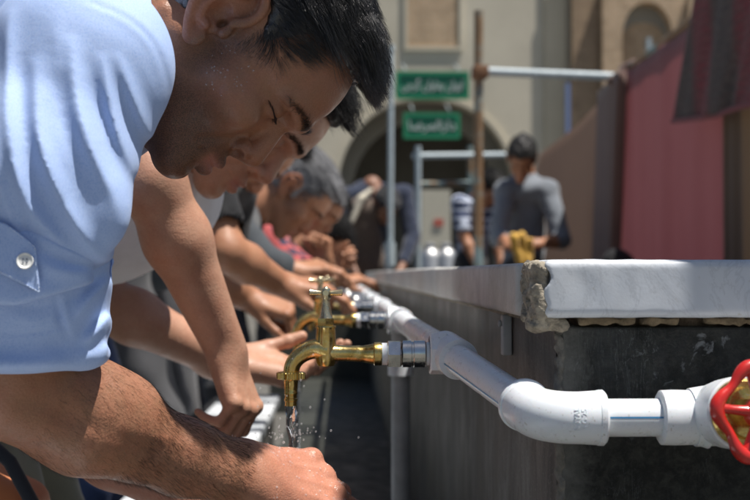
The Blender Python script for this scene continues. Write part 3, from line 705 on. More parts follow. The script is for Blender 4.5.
def text(name, body, loc, R3, size, extrude, mat, parent, align='CENTER', local=False, fit=None):
    cu = bpy.data.curves.new(name, 'FONT'); cu.body = body; cu.size = size; cu.extrude = extrude; cu.align_x = align; cu.align_y = 'CENTER'
    cu.resolution_u = 3
    o = bpy.data.objects.new(name, cu); COL.objects.link(o); cu.materials.append(mat); o.parent = parent
    bpy.context.view_layer.update(); me = bpy.data.meshes.new_from_object(o.evaluated_get(bpy.context.evaluated_depsgraph_get())); bpy.data.objects.remove(o)
    o = bpy.data.objects.new(name, me); COL.objects.link(o); o.parent = parent; me.materials.clear(); me.materials.append(mat)
    if fit:
        xs = [v_.co.x for v_ in me.vertices]; o.scale = (fit/(max(xs)-min(xs)),)*1 + (max(fit/(max(xs)-min(xs)), .75), 1)
    o.location = Vector(loc) - (wloc(parent) if not local else Vector((0, 0, 0))); o.rotation_euler = Matrix(R3).to_euler(); return o
# raised lettering wraps on the elbow's side facing the viewer (reads downwards)
Rt = np.stack([V(0, 0, -1)*1.0, V(1, 0, 0), V(0, -1, 0)], 1)
for i, (s_, a) in enumerate((('ROYAL', .025), ('R G 25', .031), ('15', .0385))):
    lt = text('raised_lettering', s_, cor + V(a, -.0216, .001+.003*(i == 2)), np.stack([V(0, 0, 1), V(-1, 0, 0), V(0, -1, 0)], 1), .0062, .0006, M_pvc, el_o)
    for v_ in lt.data.vertices: zz = v_.co.x + .001+.003*(i == 2); v_.co.z += math.sqrt(max(.0218**2-zz*zz, 0))-.0218
for t in pts:
    te = MB(); te.tube([t - V(0, .032, 0) if t is not pts[0] else t-dirA*-.0, t + V(0, .032, 0)], .0208, 32) if t is not pts[0] else te.tube([t-dirA*.034, t+dirA*.022], .0212, 36)
    te.lathe([(0, .0165), (.0, .0185), (.02, .0185)], t - V(.022, 0, 0), (1, 0, 0), 32)
    hexf = lambda tt, r, th: r/ math.cos(((th+.26) % (math.pi/3)) - math.pi/6)*.93
    tf = te.build('tee_fitting', M_pvc, pw)
    MB().lathe([(0, .0195), (.0015, .0215), (.0175, .0215), (.019, .0205)], t - V(.022, 0, 0), (1, 0, 0), 48, hexf).build('hex_collar', M_pvc, tf, sharp=20)
for y in (2.5, 3.4, 4.3):
    x = .105; MB().lathe([(0, .0185), (.012, .0185)], (x, y-.006, H-.078), (0, 1, 0), 28).build('pipe_clip', simple('dark_clip', (.12, .12, .12), .5), pw)
MB().box((XW-.010, 1.405, H-.092), (XW+.001, 1.422, H-.046)).lathe([(0, .004), (.004, .004)], (XW-.014, 1.413, H-.056), (1, 0, 0), 12).build('wall_bracket', simple('grey_clip', (.42, .44, .45), .5), pw, bevel=.002)

# gate valve with the red handwheel
gv = empty('gate_valve', (P(720, 415, 1.045)), 'white plastic gate valve with red handwheel at the right end of the pipe', 'valve')
vc = P(713, 415, 1.045); vc[2] = cor[2]+.003; ax = nrm((.13, -.98, .12))
mbv = MB(); mbv.lathe([(0, .0205), (.0015, .0228), (.012, .0232), (.030, .0228), (.034, .024), (.040, .026)], V(P(659, 415, 1.045)[0], cor[1], cor[2]), (1, 0, 0), 48)
mbv.tube([V(P(692, 415, 1.045)[0], cor[1], cor[2]), vc + V(.012, 0, 0), vc + V(.06, 0, 0)], [.0245, .0265, .023], 40)
mbv.tube([vc + V(.06, 0, 0), vc + V(.11, 0, 0)], .0225, 40); mbv.lathe([(0, .026), (.018, .0285), (.034, .0295), (.046, .0298), (.0475, .0285)], vc + V(.004, 0, 0), ax, 56)
vb_ = mbv.build('valve_body', M_pvc, gv)
hc = vc + V(.004, 0, 0)
MB().lathe([(.044, .0275), (.049, .0275), (.051, .0255), (.051, .021), (.054, .020), (.060, .0195), (.060, .013)], hc, ax, 48).build('brass_ring', M_brass, gv)
MB().lathe([(.058, .0125), (.072, .0125), (.073, .0115)], hc, ax, 6).build('gland_nut', M_brass, gv, sharp=20)
MB().lathe([(.070, .0045), (.092, .0045)], hc, ax, 20).build('stem', M_brass, gv)
M_red = simple('glossy_red_enamel', (.52, .018, .012), .3, var=.2, vs=60, bs=.2, bscale=120, bd=.001, Coat_Weight=.5)
wc = hc + ax*.079; e1 = nrm(np.cross(ax, V(0, 0, 1))); e2 = np.cross(ax, e1)
WR = .0335
rimp = [wc + (e1*math.cos(a) + e2*math.sin(a))*(WR*(1+.085*math.cos(5*a+.6))) for a in np.linspace(0, 2*math.pi, 80, endpoint=False)]
wh = MB(); wh.tube(rimp, [.0048*(1+.25*math.cos(5*a+.6)) for a in np.linspace(0, 2*math.pi, 80, endpoint=False)], 16, closed=True)
wo_ = wh.build('handwheel', M_red, gv)
sp = MB()
for i in range(5):
    a = (2*math.pi*i-.6)/5; d_ = e1*math.cos(a)+e2*math.sin(a); sp.tube([wc+d_*.010+ax*.001, wc+d_*.024-ax*.001, wc+d_*(WR*1.08)], [.0046, .0036, .0048], 12)
sp.lathe([(-.006, .011), (-.005, .0125), (.004, .0125), (.006, .011)], wc, ax, 32); sp.build('wheel_spokes', M_red, wo_)
MB().lathe([(.0055, .0095), (.0075, .0095), (.008, .0085)], wc, ax, 32).build('wheel_badge', simple('blue_badge', (.02, .05, .25), .3, bs=0), wo_)
MB().lathe([(.007, .004), (.0115, .004), (.0125, .003)], wc, ax, 6).build('wheel_nut', M_chrome, wo_)

# ---------------------------------------------------------------- taps (local frame: origin on the spout axis at the height of the outlet tube)
def hexr(k=.93): return lambda t, r, th: r/math.cos(((th) % (math.pi/3)) - math.pi/6)*k
def make_tap(loc, label, metal, parts=True):
    t = empty('water_tap', loc, label, 'tap', 'water taps along the trough'); B = lambda mb, n, m, **k: mb.build(n, m, t, local=True, **k)
    bx = .037
    b = MB(); b.lathe([(-.013, .004), (-.0125, .0085), (-.009, .0105), (-.004, .0112), (.015, .0108), (.0265, .0100), (.0285, .0108), (.0300, .0104)], (bx, 0, 0), (0, 0, 1), 44)
    b.tube(spline([(bx, 0, .001), (bx+.012, 0, .001), (bx+.028, 0, .0005), (bx+.045, 0, 0), (bx+.052, 0, 0)], 5), [.0110, .0106, .0100, .0094, .0090, .0087, .0085, .0084, .0083, .0083, .0084, .0085, .0088, .0085, .0093, .0098, .0102, .0105, .0108, .0110, .0110][:21], 32)
    b.lathe([(0, .0108), (.001, .0124), (.0075, .0126), (.009, .0120), (.009, .0100)], (bx+.0505, 0, 0), (1, 0, 0), 44)
    path = spline([(bx+.001, 0, .003), (bx-.010, 0, .0055), (bx-.019, 0, .0035), (.0085, 0, -.0025), (.0022, 0, -.011), (0, 0, -.021)], 6)
    n = len(path); b.tube(path, list(np.interp(np.linspace(0, 1, n), [0, .3, .7, 1], [.0118, .0104, .0086, .0084])), 32)
    bo = B(b, 'tap_body', metal)
    kn = lambda tt, r, th: r*(1 + (.045 if (.0012 < tt < .0078) else 0)*(1 if math.sin(th*26) > 0 else -1))
    MB().lathe([(0, .0105), (.001, .0142), (.0015, .0148), (.0075, .0148), (.0085, .0140), (.009, .0100)], (0, 0, -.0275), (0, 0, 1), 104, kn).build('knurled_ring', metal, t, local=True, sharp=20)
    nz = MB(); nz.lathe([(-.055, .0052), (-.0548, .0062), (-.050, .0064), (-.0495, .0072), (-.047, .0072), (-.0465, .0064), (-.043, .0064), (-.0425, .0070), (-.040, .0070), (-.0395, .0068), (-.028, .0078), (-.0265, .0085)], (0, 0, 0), (0, 0, 1), 36)
    B(nz, 'nozzle', metal)
    bn = MB(); bn.lathe([(.0295, .0085), (.031, .0088), (.0345, .0090), (.0380, .0086)], (bx, 0, 0), (0, 0, 1), 48, hexr(.95)); B(bn, 'packing_nut', metal, sharp=20)
    st = MB(); st.lathe([(.0375, .0078), (.039, .0072), (.044, .0062), (.050, .0050), (.057, .0042), (.0585, .0042)], (bx, 0, 0), (0, 0, 1), 32)
    B(st, 'spindle', simple('pale_brass', (.82, .64, .38), .25, 1.0, var=.15, vs=90, bs=.15, bscale=300, bd=.0006))
    hd = MB(); hd.tube([(bx-.0178, 0, .0655), (bx-.0170, 0, .0655), (bx-.014, 0, .0652), (bx-.005, 0, .0648), (bx, 0, .0648), (bx+.005, 0, .0648), (bx+.014, 0, .0652), (bx+.0170, 0, .0655), (bx+.0178, 0, .0655)], [.0030, .0038, .0034, .0026, .0030, .0026, .0034, .0038, .0030], 20)
    hd.lathe([(.0580, .0046), (.0600, .0054), (.0655, .0056), (.0690, .0048), (.0702, .0028), (.0715, .0022)], (bx, 0, 0), (0, 0, 1), 28)
    hd.tube([(bx, -.0100, .0650), (bx, -.004, .0648), (bx, .004, .0648), (bx, .0150, .0655)], [.0030, .0028, .0028, .0036], 16)
    B(hd, 'cross_handle', simple('worn_brass_handle', (.85, .70, .44), .28, 1.0, var=.25, vs=70, bs=.2, bscale=260, bd=.0006))
    for u_ in (MB().lathe([(0, .0118), (.0065, .0118)], (.0965, 0, 0), (1, 0, 0), 32), MB().lathe([(0, .0125), (.0045, .0125)], (.1435, 0, 0), (1, 0, 0), 32)): B(u_, 'sealing_ring', M_pvc)
    c = MB(); c.lathe([(0, .0120), (.001, .0138), (.0135, .0138), (.015, .0128)], (.1022, 0, 0), (1, 0, 0), 48, hexr(.97))
    B(c, 'union_nut', M_chrome, sharp=20)
    c = MB(); c.lathe([(0, .0120), (.001, .0142), (.010, .0142), (.0105, .0132), (.0125, .0132), (.013, .0142), (.0245, .0142), (.026, .0130)], (.1175, 0, 0), (1, 0, 0), 48)
    B(c, 'threaded_adapter', M_chrome, sharp=20)
    return t
def copy_tree(o, parent=None):
    c = o.copy(); COL.objects.link(c); c.parent = parent
    for chd in list(o.children): copy_tree(chd, c)
    return c
tap1 = make_tap((PX, 1.33, tees[0][2]), 'sharp wet brass tap in the foreground above the hairy wet hand', M_brass)
chromeish = simple('bright_chrome_tap', (.78, .77, .74), .22, 1.0, var=.1, vs=80, bs=.1, bscale=300, bd=.0006)
tapc = make_tap((PX+.004, tees[3][1], tees[3][2]), 'chrome tap, fourth tap of the row from the camera', chromeish)
ords = {1: 'second', 2: 'third', 4: 'fifth', 5: 'sixth', 6: 'seventh', 7: 'eighth and farthest'}
for i in (1, 2, 4, 5, 6, 7):
    src = tap1 if i in (1, 2) else tapc
    c = copy_tree(src); c.location = (tees[i][0]-.169, tees[i][1], tees[i][2]); c.rotation_euler = (0, 0, 0)
    c['label'] = ('blurred brass tap, %s tap of the row from the camera' if i in (1, 2) else 'blurred chrome tap, %s tap of the row from the camera') % ords[i]
def stream(x, y, z0, z1, seed, label):
    r = np.random.default_rng(seed); n = 34; vs, fs = [], []; seg = 18
    for i in range(n):
        t = i/(n-1); z = z0+(z1-z0)*t; rr = .0052*(1-.38*t); tw = t*5.0+seed
        cx = x + .0011*math.sin(9*t+seed)*t; cy = y + .001*math.cos(7*t)*t
        for k in range(seg):
            a = 2*math.pi*k/seg; q = rr*(1 + .22*math.sin(2*a+tw) + .14*math.sin(3*a-tw*1.7+2*t) + .10*math.sin(11*t+a)); vs.append((cx+q*math.cos(a), cy+q*math.sin(a), z))
    for i in range(n-1):
        for k in range(seg): j = (k+1) % seg; fs.append((i*seg+k, i*seg+j, (i+1)*seg+j, (i+1)*seg+k))
    fs.append(tuple(range(seg))[::-1]); fs.append(tuple((n-1)*seg+k for k in range(seg)))
    o = MB().add(vs, fs).build('water_stream', M_water); tag(o, label, 'water stream', 'streams of running water'); return o
stream(PX, 1.33, tees[0][2]-.054, P(289, 452, 1.33)[2], 1, 'clear water stream falling from the sharp brass tap onto a hand')
stream(tees[1][0]-.169, 2.05, tees[1][2]-.054, .23, 4, 'thin blurred water stream falling from the second brass tap')

# ---------------------------------------------------------------- people
SK1, SK2, SK3 = (.31, .150, .085), (.50, .28, .185), (.40, .195, .105)
def add_head(o, Rw, sc, detail=True): return [(Moved(p, o, Rw, sc) if q.get('op') != 'r' or not isinstance(p, Poly) else Poly([V(*o)+sc*(Rw@w) for w in p.p]), {k: (v_*sc if k in ('k', 'amp', 'w') else v_) for k, v_ in q.items()}) for p, q in head_prims(detail)]

# ---- the man in front
base1 = (-.80, 1.24, 0)
m1 = empty('person', base1, 'man in pale blue shirt with rolled sleeve washing his hands at the nearest tap', 'man', 'men washing at the taps')
ho = P(225, 28, 1.205); HR = frame((.46, 0, -.89), (.89, .03, .46)); HS = 1.0
# R of the frame is F x U: towards the camera = his right side
neckb = P(112, 58, 1.215); chest = P(30, 72, 1.23); pel = V(-.80, 1.25, .93)
bp = add_head(ho, HR, HS) + [U(Cap(ho+HR@V(-.026, -.035, 0), neckb, .054, .060), .025), U(Cap(ho+HR@V(-.012, -.05, 0), P(118, 95, 1.215), .046, .050), .03),
     U(Cap(neckb, chest, .062, .10), .03),
     Rg(Cap(ho+HR@V(-.03, -.045, .062), ho+HR@V(.0, -.13, .040), 0), .0035, .008)]
bp += [Rg(Poly([ho+HR@V(*q) for q in ((-.03, -.05, .055), (-.022, -.07, .062), (-.01, -.095, .058))]), -.002, .003)]
v, f = sculpt(bp, .0021, 1, None)
pieces = [(v, f)]; cols = [head_col(v, ho, HR, HS, SK1, .92)]
E = P(4, 388, 1.10); Mi = P(85, 420, 1.15); Qm = P(185, 458, 1.215); Wr = P(247, 475, 1.24); Sh = P(80, 62, 1.06)
hd_, hn_ = nrm(P(326, 487, 1.295)-Wr), nrm((.25, -.66, .70))
hp, tips = hand_prims(Wr + hd_*.004, hd_, hn_, 1, [(.24, .80, .5), (.42, .85, .5), (.52, .9, .5), (.6, .95, .5)], spread=(.04, .0, -.05, -.10), thumb_dir=(.75, .25, -.6), thumb_bend=.2, sc=1.04)
up = nrm((-.42, 0, .9))
ap = [U(Cap(P(22, 300, 1.07), E+V(.0, 0, .01), .046, .045)), U(Cap(E, Mi, .0425, .0475), .03), U(Cap(Mi, Qm, .0475, .034), .02), U(Cap(Qm, Wr, .034, .0262), .02),
      U(Cap(P(60, 380, 1.12), P(130, 408, 1.165), .030, .026), .025), U(Ell(E+V(-.025, 0, -.012), (.022, .022, .024)), .02),
      Rg(Poly([P(30, 405, 1.055), P(90, 425, 1.105), P(150, 450, 1.155)]), -.0026, .009), Rg(Poly([P(120, 425, 1.12), P(180, 445, 1.175), P(240, 470, 1.22)]), .0018, .005),
      Rg(Poly([Wr-hd_*.05+hn_*.02, Wr+hn_*.024, Wr+hd_*.03+hn_*.022]), .001, .004), U(Ell(Wr - hd_*.006 + np.cross(hd_, hn_)*-.022 + hn_*.008, (.010, .010, .010)), .012)] + hp
v2, f2 = sculpt(ap, .0017, 1, wav(5, 120, .0005)); pieces.append((v2, f2))
c2 = np.empty((len(v2), 4)); c2[:, :3] = SK1; c2[:, 3] = 0
tt = np.clip(((v2-Wr)@hd_ + .02)/.05, 0, 1)[:, None]; c2[:, :3] = c2[:, :3]*(1-tt) + np.array((.54, .245, .165))*tt; cols.append(c2)
# his left arm, mostly hidden, palm up under the right hand
E2, W2 = P(60, 424, 1.48), P(222, 514, 1.375); h2d = nrm(P(300, 550, 1.32)-W2)
hp2, _ = hand_prims(W2, h2d, nrm((.0, .25, -.95)), 1, [(.30, .45, .3)]*4, thumb_dir=(.95, .15, -.3))
v3, f3 = sculpt([U(Cap(P(84, 60, 1.42), E2, .044, .042)), U(Cap(E2, E2+(W2-E2)*.35, .038, .037), .02), U(Cap(E2+(W2-E2)*.35, W2, .037, .025), .02)] + hp2, .0024, 1)
c3 = np.empty((len(v3), 4)); c3[:, :3] = (.46, .22, .15); c3[:, 3] = 0; pieces.append((v3, f3)); cols.append(c3)
# hips, legs and feet inside the clothes
v4, f4 = sculpt([U(Cap(chest, pel, .095, .11), .02)] + sum([[U(Cap(pel+V(0, s*.09, -.02), V(-.74, 1.25+s*.11, .50), .075, .055), .03), U(Cap(V(-.74, 1.25+s*.11, .50), V(-.80, 1.25+s*.11, .09), .052, .035), .02)] for s in (1, -1)], []), .008)
c4 = np.empty((len(v4), 4)); c4[:, :3] = SK1; c4[:, 3] = 0; pieces.append((v4, f4)); cols.append(c4)
v, f = join(pieces); me = np_mesh('body', v, f); set_col(me, np.concatenate(cols)); body1 = link('body', me, M_skin, m1)
# the wet hand uses the wet skin
me.materials.append(M_skinwet); nv = len(pieces[0][0]); cen = v[f].mean(1); wet = (np.arange(len(f)) >= len(pieces[0][1])) & (((cen-Wr)@hd_) > .012+.01*np.sin(cen[:, 1]*300))
me.polygons.foreach_set('material_index', wet.astype(np.int32))
nails('nails', [tips[0], tips[1], tips[2]], m1, simple('nail', (.62, .38, .30), .25, bs=0))

# shirt
SH = '''torso'''
arm_ax = [P(84, 66, 1.075), P(44, 170, 1.045), P(38, 212, 1.055), P(36, 236, 1.06)]
shp = [U(Cap(chest, V(-.55, 1.25, .985), .135, .140, n=(0, 0, 1), sq=.92)), U(Cap(V(-.55, 1.25, .985), pel, .140, .135), .04),
       U(Cap(P(60, 70, 1.20), P(118, 66, 1.215), .105, .070), .05), U(Ell(arm_ax[0], (.070, .062, .074)), .045),
       U(Cap(arm_ax[0], arm_ax[1], .070, .069), .03), U(Cap(arm_ax[1], arm_ax[2], .069, .066), .02), U(Cap(arm_ax[2], arm_ax[3], .066, .062), .02),
       U(Cap(P(98, 60, 1.36), P(70, 190, 1.44), .066, .056), .045)]
F = fit_field(shp, .0021, .03).many(shp)
F.warp(wav(41, 14, .003, (1, 1, .5)))
for uv, a, w in (
    ([(80, -6), (92, 0), (122, 12), (143, 30), (154, 52), (160, 84)], -.0040, .0022), ([(97, 0), (127, 13), (146, 30), (157, 50), (163, 80)], .0030, .006),
    ([(70, 34), (79, 92), (96, 150), (113, 196), (120, 228)], .022, .0068), ([(66, 60), (84, 130), (106, 196)], .0060, .016), ([(84, 76), (100, 128), (116, 186)], -.0065, .0075),
    ([(100, 52), (112, 116), (128, 176)], .018, .0056), ([(54, 70), (68, 130), (90, 190)], -.0060, .009),
    ([(114, 50), (129, 96), (142, 142)], .013, .0046), ([(108, 74), (120, 118), (132, 158)], -.0035, .0055),
    ([(0, 0), (12, 100), (30, 190), (46, 250)], .021, .0078), ([(20, 50), (28, 120), (46, 190)], -.0075, .010), ([(-14, 40), (-4, 130), (14, 220)], .011, .008),
    ([(34, 56), (46, 134), (62, 186), (82, 234), (104, 268)], .022, .0066), ([(48, 100), (62, 154), (86, 206), (104, 248)], -.0065, .0085),
    ([(0, 130), (12, 200), (30, 252)], .014, .0055), ([(54, 10), (58, 60), (62, 120)], .005, .007), ([(20, 160), (40, 214), (70, 252)], .012, .0050), ([(2, 190), (24, 226), (50, 252)], -.005, .007),
    ([(90, 196), (102, 234), (106, 262)], -.0060, .008), ([(40, 206), (62, 240), (92, 266)], .011, .0055), ([(70, 206), (88, 240), (104, 266)], .010, .005), ([(56, 206), (76, 240), (98, 264)], -.006, .006)):
    F.fold(uv, a*.34, w*.95)
F.op(Ell(P(92, 216, 1.02), (.026, .022, .030)), k=.03); F.warp(wav(42, 60, .0006)); Fsh = F; F.fz = F.f.copy()
F.op(Cap(P(36, 255, 1.06), P(30, 360, 1.07), .052, .056), k=.004, op='s'); F.op(Cyl(P(35, 284, 1.06), P(28, 380, 1.08), .12, .12, .002), k=.004, op='s')
F.op(Cap(ho+HR@V(-.022, -.02, 0), neckb+V(.01, 0, 0), .061, .062), k=.006, op='s')
F.op(Box(pel+V(-.03, 0, -.16), (.3, .3, .12), .02), k=.01, op='s')
v, f = F.mesh(4); shirt1 = link('shirt', np_mesh('shirt', v, f), M_shirt, m1)
# collar: a standing fold round the neck
def ring_band(c, axis, r0, r1, h, n=64, flare=.0, seed=1, squash=1.0, side=None, off=(0, 0)):
    a = nrm(axis); e1 = nrm(np.cross(a, (0, 0, 1))); e2 = np.cross(a, e1); vs = []; rr = np.random.default_rng(seed); ph = rr.uniform(0, 6, 3)
    m = 7
    for j in range(m):
        t = j/(m-1)
        for i in range(n):
            th = 2*math.pi*i/n; r = (r0+(r1-r0)*t)*(1+.02*math.sin(3*th+ph[0])+.012*math.sin(7*th+ph[1]))
            vs.append(V(*c)+a*h*t+(e1*math.cos(th)+e2*math.sin(th)*squash)*r)
    fs = [(j*n+i, j*n+(i+1) % n, (j+1)*n+(i+1) % n, (j+1)*n+i) for j in range(m-1) for i in range(n)]
    return vs, fs
nax = nrm(ho-neckb); cc = neckb + nax*.034
vs, fs = ring_band(cc-nax*.014, nax, .0700, .0655, .040, seed=3)
o = MB().add(vs, fs).build('collar_stand', M_shirt, m1); md = o.modifiers.new('s', 'SOLIDIFY'); md.thickness = .0028; md.offset = 0
vs, fs = ring_band(cc+nax*.0275, -nax, .0660, .0750, .042, seed=4)
o = MB().add(vs, fs).build('collar_fold', M_shirt, m1); md = o.modifiers.new('s', 'SOLIDIFY'); md.thickness = .0028; md.offset = 0

# rolled cuff
A, B_ = P(34, 262, 1.065), P(30, 333, 1.085); cax = nrm(B_-A)
cp = [U(Cyl(A - cax*.012, B_, .0625, .0660, .006)), U(Cap(P(80, 318, 1.06), P(94, 350, 1.06), .020, .010), .012)]
F = fit_field(cp, .0019, .02).many(cp)
F.warp(wav(51, 22, .0020)); F.warp(wav(52, 60, .0005))
for uv, a, w in (([(0, 318), (30, 322), (52, 318)], .004, .008), ([(0, 304), (30, 308), (52, 304)], -.003, .005),
    ([(52, 292), (54, 318), (60, 344)], -.0065, .0024), ([(59, 292), (61, 318), (67, 342)], .0045, .004),
    ([(62, 330), (76, 310), (92, 288), (104, 270)], .0100, .0055), ([(66, 342), (84, 320), (100, 296)], -.0080, .005), ([(72, 350), (88, 332), (102, 308)], .0095, .0055),
    ([(60, 306), (76, 288), (96, 266)], -.0080, .005), ([(94, 356), (101, 340), (106, 316)], .007, .0045), ([(82, 352), (94, 338), (103, 322)], -.006, .004),
    ([(-10, 334), (10, 335), (30, 334), (52, 329), (58, 326)], -.0050, .0016)):
    F.fold(uv, a*.40, w*.9)
F.op(Ell(P(88, 350, 1.08)+V(0, 0, -.004), (.018, .040, .012)), k=.010); F.op(Ell(P(56, 350, 1.00), (.016, .03, .012)), k=.008, op='s'); Fcu = F
F.op(Ell(P(20, 360, 1.06), (.055, .05, .012)), k=.012)
F.op(Cap(A-cax*.03, B_+cax*.09, .0545, .0600), k=.003, op='s')
v, f = F.mesh(2); cuff1 = link('rolled_cuff', np_mesh('rolled_cuff', v, f), M_shirt, m1)
# upper roll with the pointed sleeve placket
fp = [U(Cyl(P(34, 220, 1.056), P(29, 296, 1.062), .0725, .0760, .007))]
F = fit_field(fp, .0020, .02).many(fp); F.warp(wav(61, 20, .0020))
for uv, a, w in (([(36, 262), (66, 272), (100, 270)], .006, .006), ([(40, 236), (70, 252), (102, 266)], .007, .005), ([(40, 248), (70, 263), (100, 268)], -.006, .004),
                 ([(0, 236), (20, 246), (34, 262)], .003, .005)): F.fold(uv, a*.40, w*.9)
# cut to a band that narrows towards the right, as the cloth is gathered there
n_up = nrm(np.cross(P(112, 268, 1.0)-P(20, 216, 1.0), (0, 1, 0))); n_dn = nrm(np.cross(P(112, 276, 1.0)-P(30, 302, 1.0), (0, 1, 0)))
class Half:
    def __init__(s, p, n): s.p, s.n = V(*p), nrm(n)
    def bb(s): return V(-9, -9, -9), V(9, 9, 9)
    def d(s, X, Y, Z): return (X-s.p[0])*s.n[0] + (Y-s.p[1])*s.n[1] + (Z-s.p[2])*s.n[2]
if n_up[2] < 0: n_up = -n_up
if n_dn[2] > 0: n_dn = -n_dn
F.op(Half(P(20, 216, 1.0)+V(0, 0, 0), -n_up), k=.003, op='s'); F.op(Half(P(30, 302, 1.0), -n_dn), k=.003, op='s')
F.op(Ell(P(112, 272, 1.05), (.012, .06, .010)), k=.010, op='s'); F.op(Cap(A-cax*.08, B_+cax*.03, .0650, .0680), k=.002, op='s')
v, f = F.mesh(1); link('cuff_roll', np_mesh('cuff_roll', v, f), M_shirt, m1)
# placket tab with a button
def surf(u, v_, off=0.0): 
    p = Fh.hit(u, v_); return p
Fh = F
tabuv = [(-30, 212), (2, 221), (40, 246), (39, 262), (44, 298), (30, 290), (-30, 240)]
def snap(u, v_, off):
    hs_ = [q for q in (Fq.hit(u, v_) for Fq in (Fh, Fsh, Fcu)) if q is not None]; y_ = min(q[1] for q in hs_) if hs_ else .995
    return P(u, v_, min(y_, 1.02) - off)
poly = [(-26, 216), (4, 219), (38, 246), (39, 268), (43, 297), (20, 284), (-26, 262)]; pp_ = []
for k in range(len(poly)):
    for t in (0, .25, .5, .75): pp_.append(np.array(poly[k])*(1-t)+np.array(poly[(k+1) % len(poly)])*t)
n = len(pp_); cq = np.array((12., 256.)); tv = [snap(*cq, .0035)]; tf_ = []; m_ = 6
for j in range(1, m_+1):
    for k in range(n): q = cq+(pp_[k]-cq)*j/m_; tv.append(snap(q[0], q[1], .0035+(.0008 if j == m_-1 else 0)))
for k in range(n):
    j2 = (k+1) % n; tf_.append((0, 1+k, 1+j2))
    for j in range(m_-1): tf_.append((1+j*n+k, 1+(j+1)*n+k, 1+(j+1)*n+j2, 1+j*n+j2))
o = MB().add(tv, tf_).build('placket_tab', M_shirt, m1, sharp=180); md = o.modifiers.new('sm', 'SMOOTH'); md.factor = .7; md.iterations = 4; md = o.modifiers.new('sub', 'SUBSURF'); md.levels = md.render_levels = 1; md = o.modifiers.new('s', 'SOLIDIFY'); md.thickness = .0030; md.offset = 0
sq_ = []
for k in range(n):
    for t in (.1, .6):
        q0 = cq+(pp_[k]-cq)*.88; q1_ = cq+(pp_[(k+1) % n]-cq)*.88; a_ = q0*(1-t)+q1_*t; b_ = q0*(.65-t)/1+q1_*(t+.35) if t < .5 else q0*(1-t-.35)+q1_*(t+.35); sq_.append((snap(*a_, .0054), snap(*b_, .0054)))
stm = MB()
for a_, b_ in sq_: stm.tube([a_, b_], .00035, 6)
stm.build('stitching', simple('pale_thread', (.62, .72, .90), .8, bs=0), o)
bc = snap(25, 261, .0075); bx_ = nrm((.12, -1, .16))
bt = MB().lathe([(-.0016, .0050), (-.0010, .0063), (.0006, .0066), (.0014, .0061), (.0009, .0050), (.0003, .0044), (.0003, .0001)], bc, bx_, 40).build('button', simple('pearl_button', (.72, .72, .70), .22, bs=0, var=.06), o)
bt2 = MB(); e1b = nrm(np.cross(bx_, (0, 0, 1))); e2b = np.cross(bx_, e1b)
for a_, b_ in ((1, 1), (-1, 1), (1, -1), (-1, -1)): bt2.lathe([(-.001, .0006), (.0008, .0006)], bc+e1b*a_*.0014+e2b*b_*.0014, bx_, 10)
bt2.build('button_holes', simple('dark_thread', (.08, .09, .13), .9, bs=0), bt)
# stitching along the cuff edge and tab
# trousers and shoes
def legs(parent, hip, kneeX, footX, Y, col, name='trousers', h=.008, hw=.10, top=.02, shoe=(.02, .018, .016), seed=5):
    pr = [U(Cap(hip+V(0, -.05, top), hip+V(0, .05, top), .125, .125))]
    kn = []
    for s in (1, -1):
        k_ = V(kneeX, Y+s*hw*1.05, hip[2]*.53); a_ = V(footX, Y+s*hw*1.1, .10); pr += [U(Cap(hip+V(0, s*hw*.8, -.03), k_, .098, .072), .04), U(Cap(k_, a_, .072, .058), .02)]
    v, f = sculpt(pr, h, 1, wav(seed, 40, .006)); o = link(name, np_mesh(name, v, f), col, parent)
    for s in (1, -1):
        a_ = V(footX, Y+s*hw*1.1, .0)
        v, f = sculpt([U(Cap(a_+V(-.04, 0, .045), a_+V(.14, s*.01, .035), .044, .038, n=(0, 0, 1), sq=.8)), U(Cap(a_+V(-.03, 0, .05), a_+V(-.02, 0, .10), .042, .045), .02), S(Box(a_+V(0, 0, -.05), (.4, .2, .052), .001), 0)], .007); link('shoe', np_mesh('shoe', v, f), simple('dark_shoe', shoe, .5), parent)
    return o
legs(m1, pel, -.74, -.80, 1.25, fabric('charcoal_trousers', (.05, .05, .055)))

# hair of the man in front: a close cap under single strands
mask_skull = lambda p: True
cap_l = [U(Ell((.006, .052, 0), (.1075, .0835, .0800))), U(Ell((-.030, .012, 0), (.066, .066, .0765)), .02), U(Ell((.052, .092, 0), (.046, .034, .050)), .02),
         S(Box((.127, .0, 0), (.072, .082, .2), .03), .014), S(Box((.084, -.07, 0), (.046, .092, .2), .012), .008), S(Box((.0, -.11, 0), (.2, .06, .2), .02), .012),
         
         S(Ell((.003, .000, .09), (.040, .050, .036)), .004), S(Ell((.003, .000, -.09), (.040, .050, .036)), .004)]
def mv1(L, o, Rw, sc=1.0): return [(Moved(p, o, Rw, sc) if not isinstance(p, Poly) else Poly([V(*o)+sc*(Rw@w) for w in p.p]), q) for p, q in L]
v, f = sculpt(mv1(cap_l, ho, HR), .0022, 1, wav(71, 420, .0012)); hair1 = link('hair', np_mesh('hair', v, f), M_blackhair, m1)
def skull(p):   # local frame distance
    d1 = Ell((.006, .052, 0), (.1085, .0845, .0808)).d(p[..., 0], p[..., 1], p[..., 2]); d2 = Ell((-.030, .012, 0), (.067, .067, .0772)).d(p[..., 0], p[..., 1], p[..., 2]); d3 = Ell((.060, .092, 0), (.050, .033, .055)).d(p[..., 0], p[..., 1], p[..., 2])
    return np.minimum(np.minimum(d1, d2), d3)
def grad(fn, p, e=.001):
    g_ = np.stack([fn(p+np.eye(3)[i]*e)-fn(p-np.eye(3)[i]*e) for i in range(3)], -1); return g_/(np.linalg.norm(g_, axis=-1, keepdims=True)+1e-9)
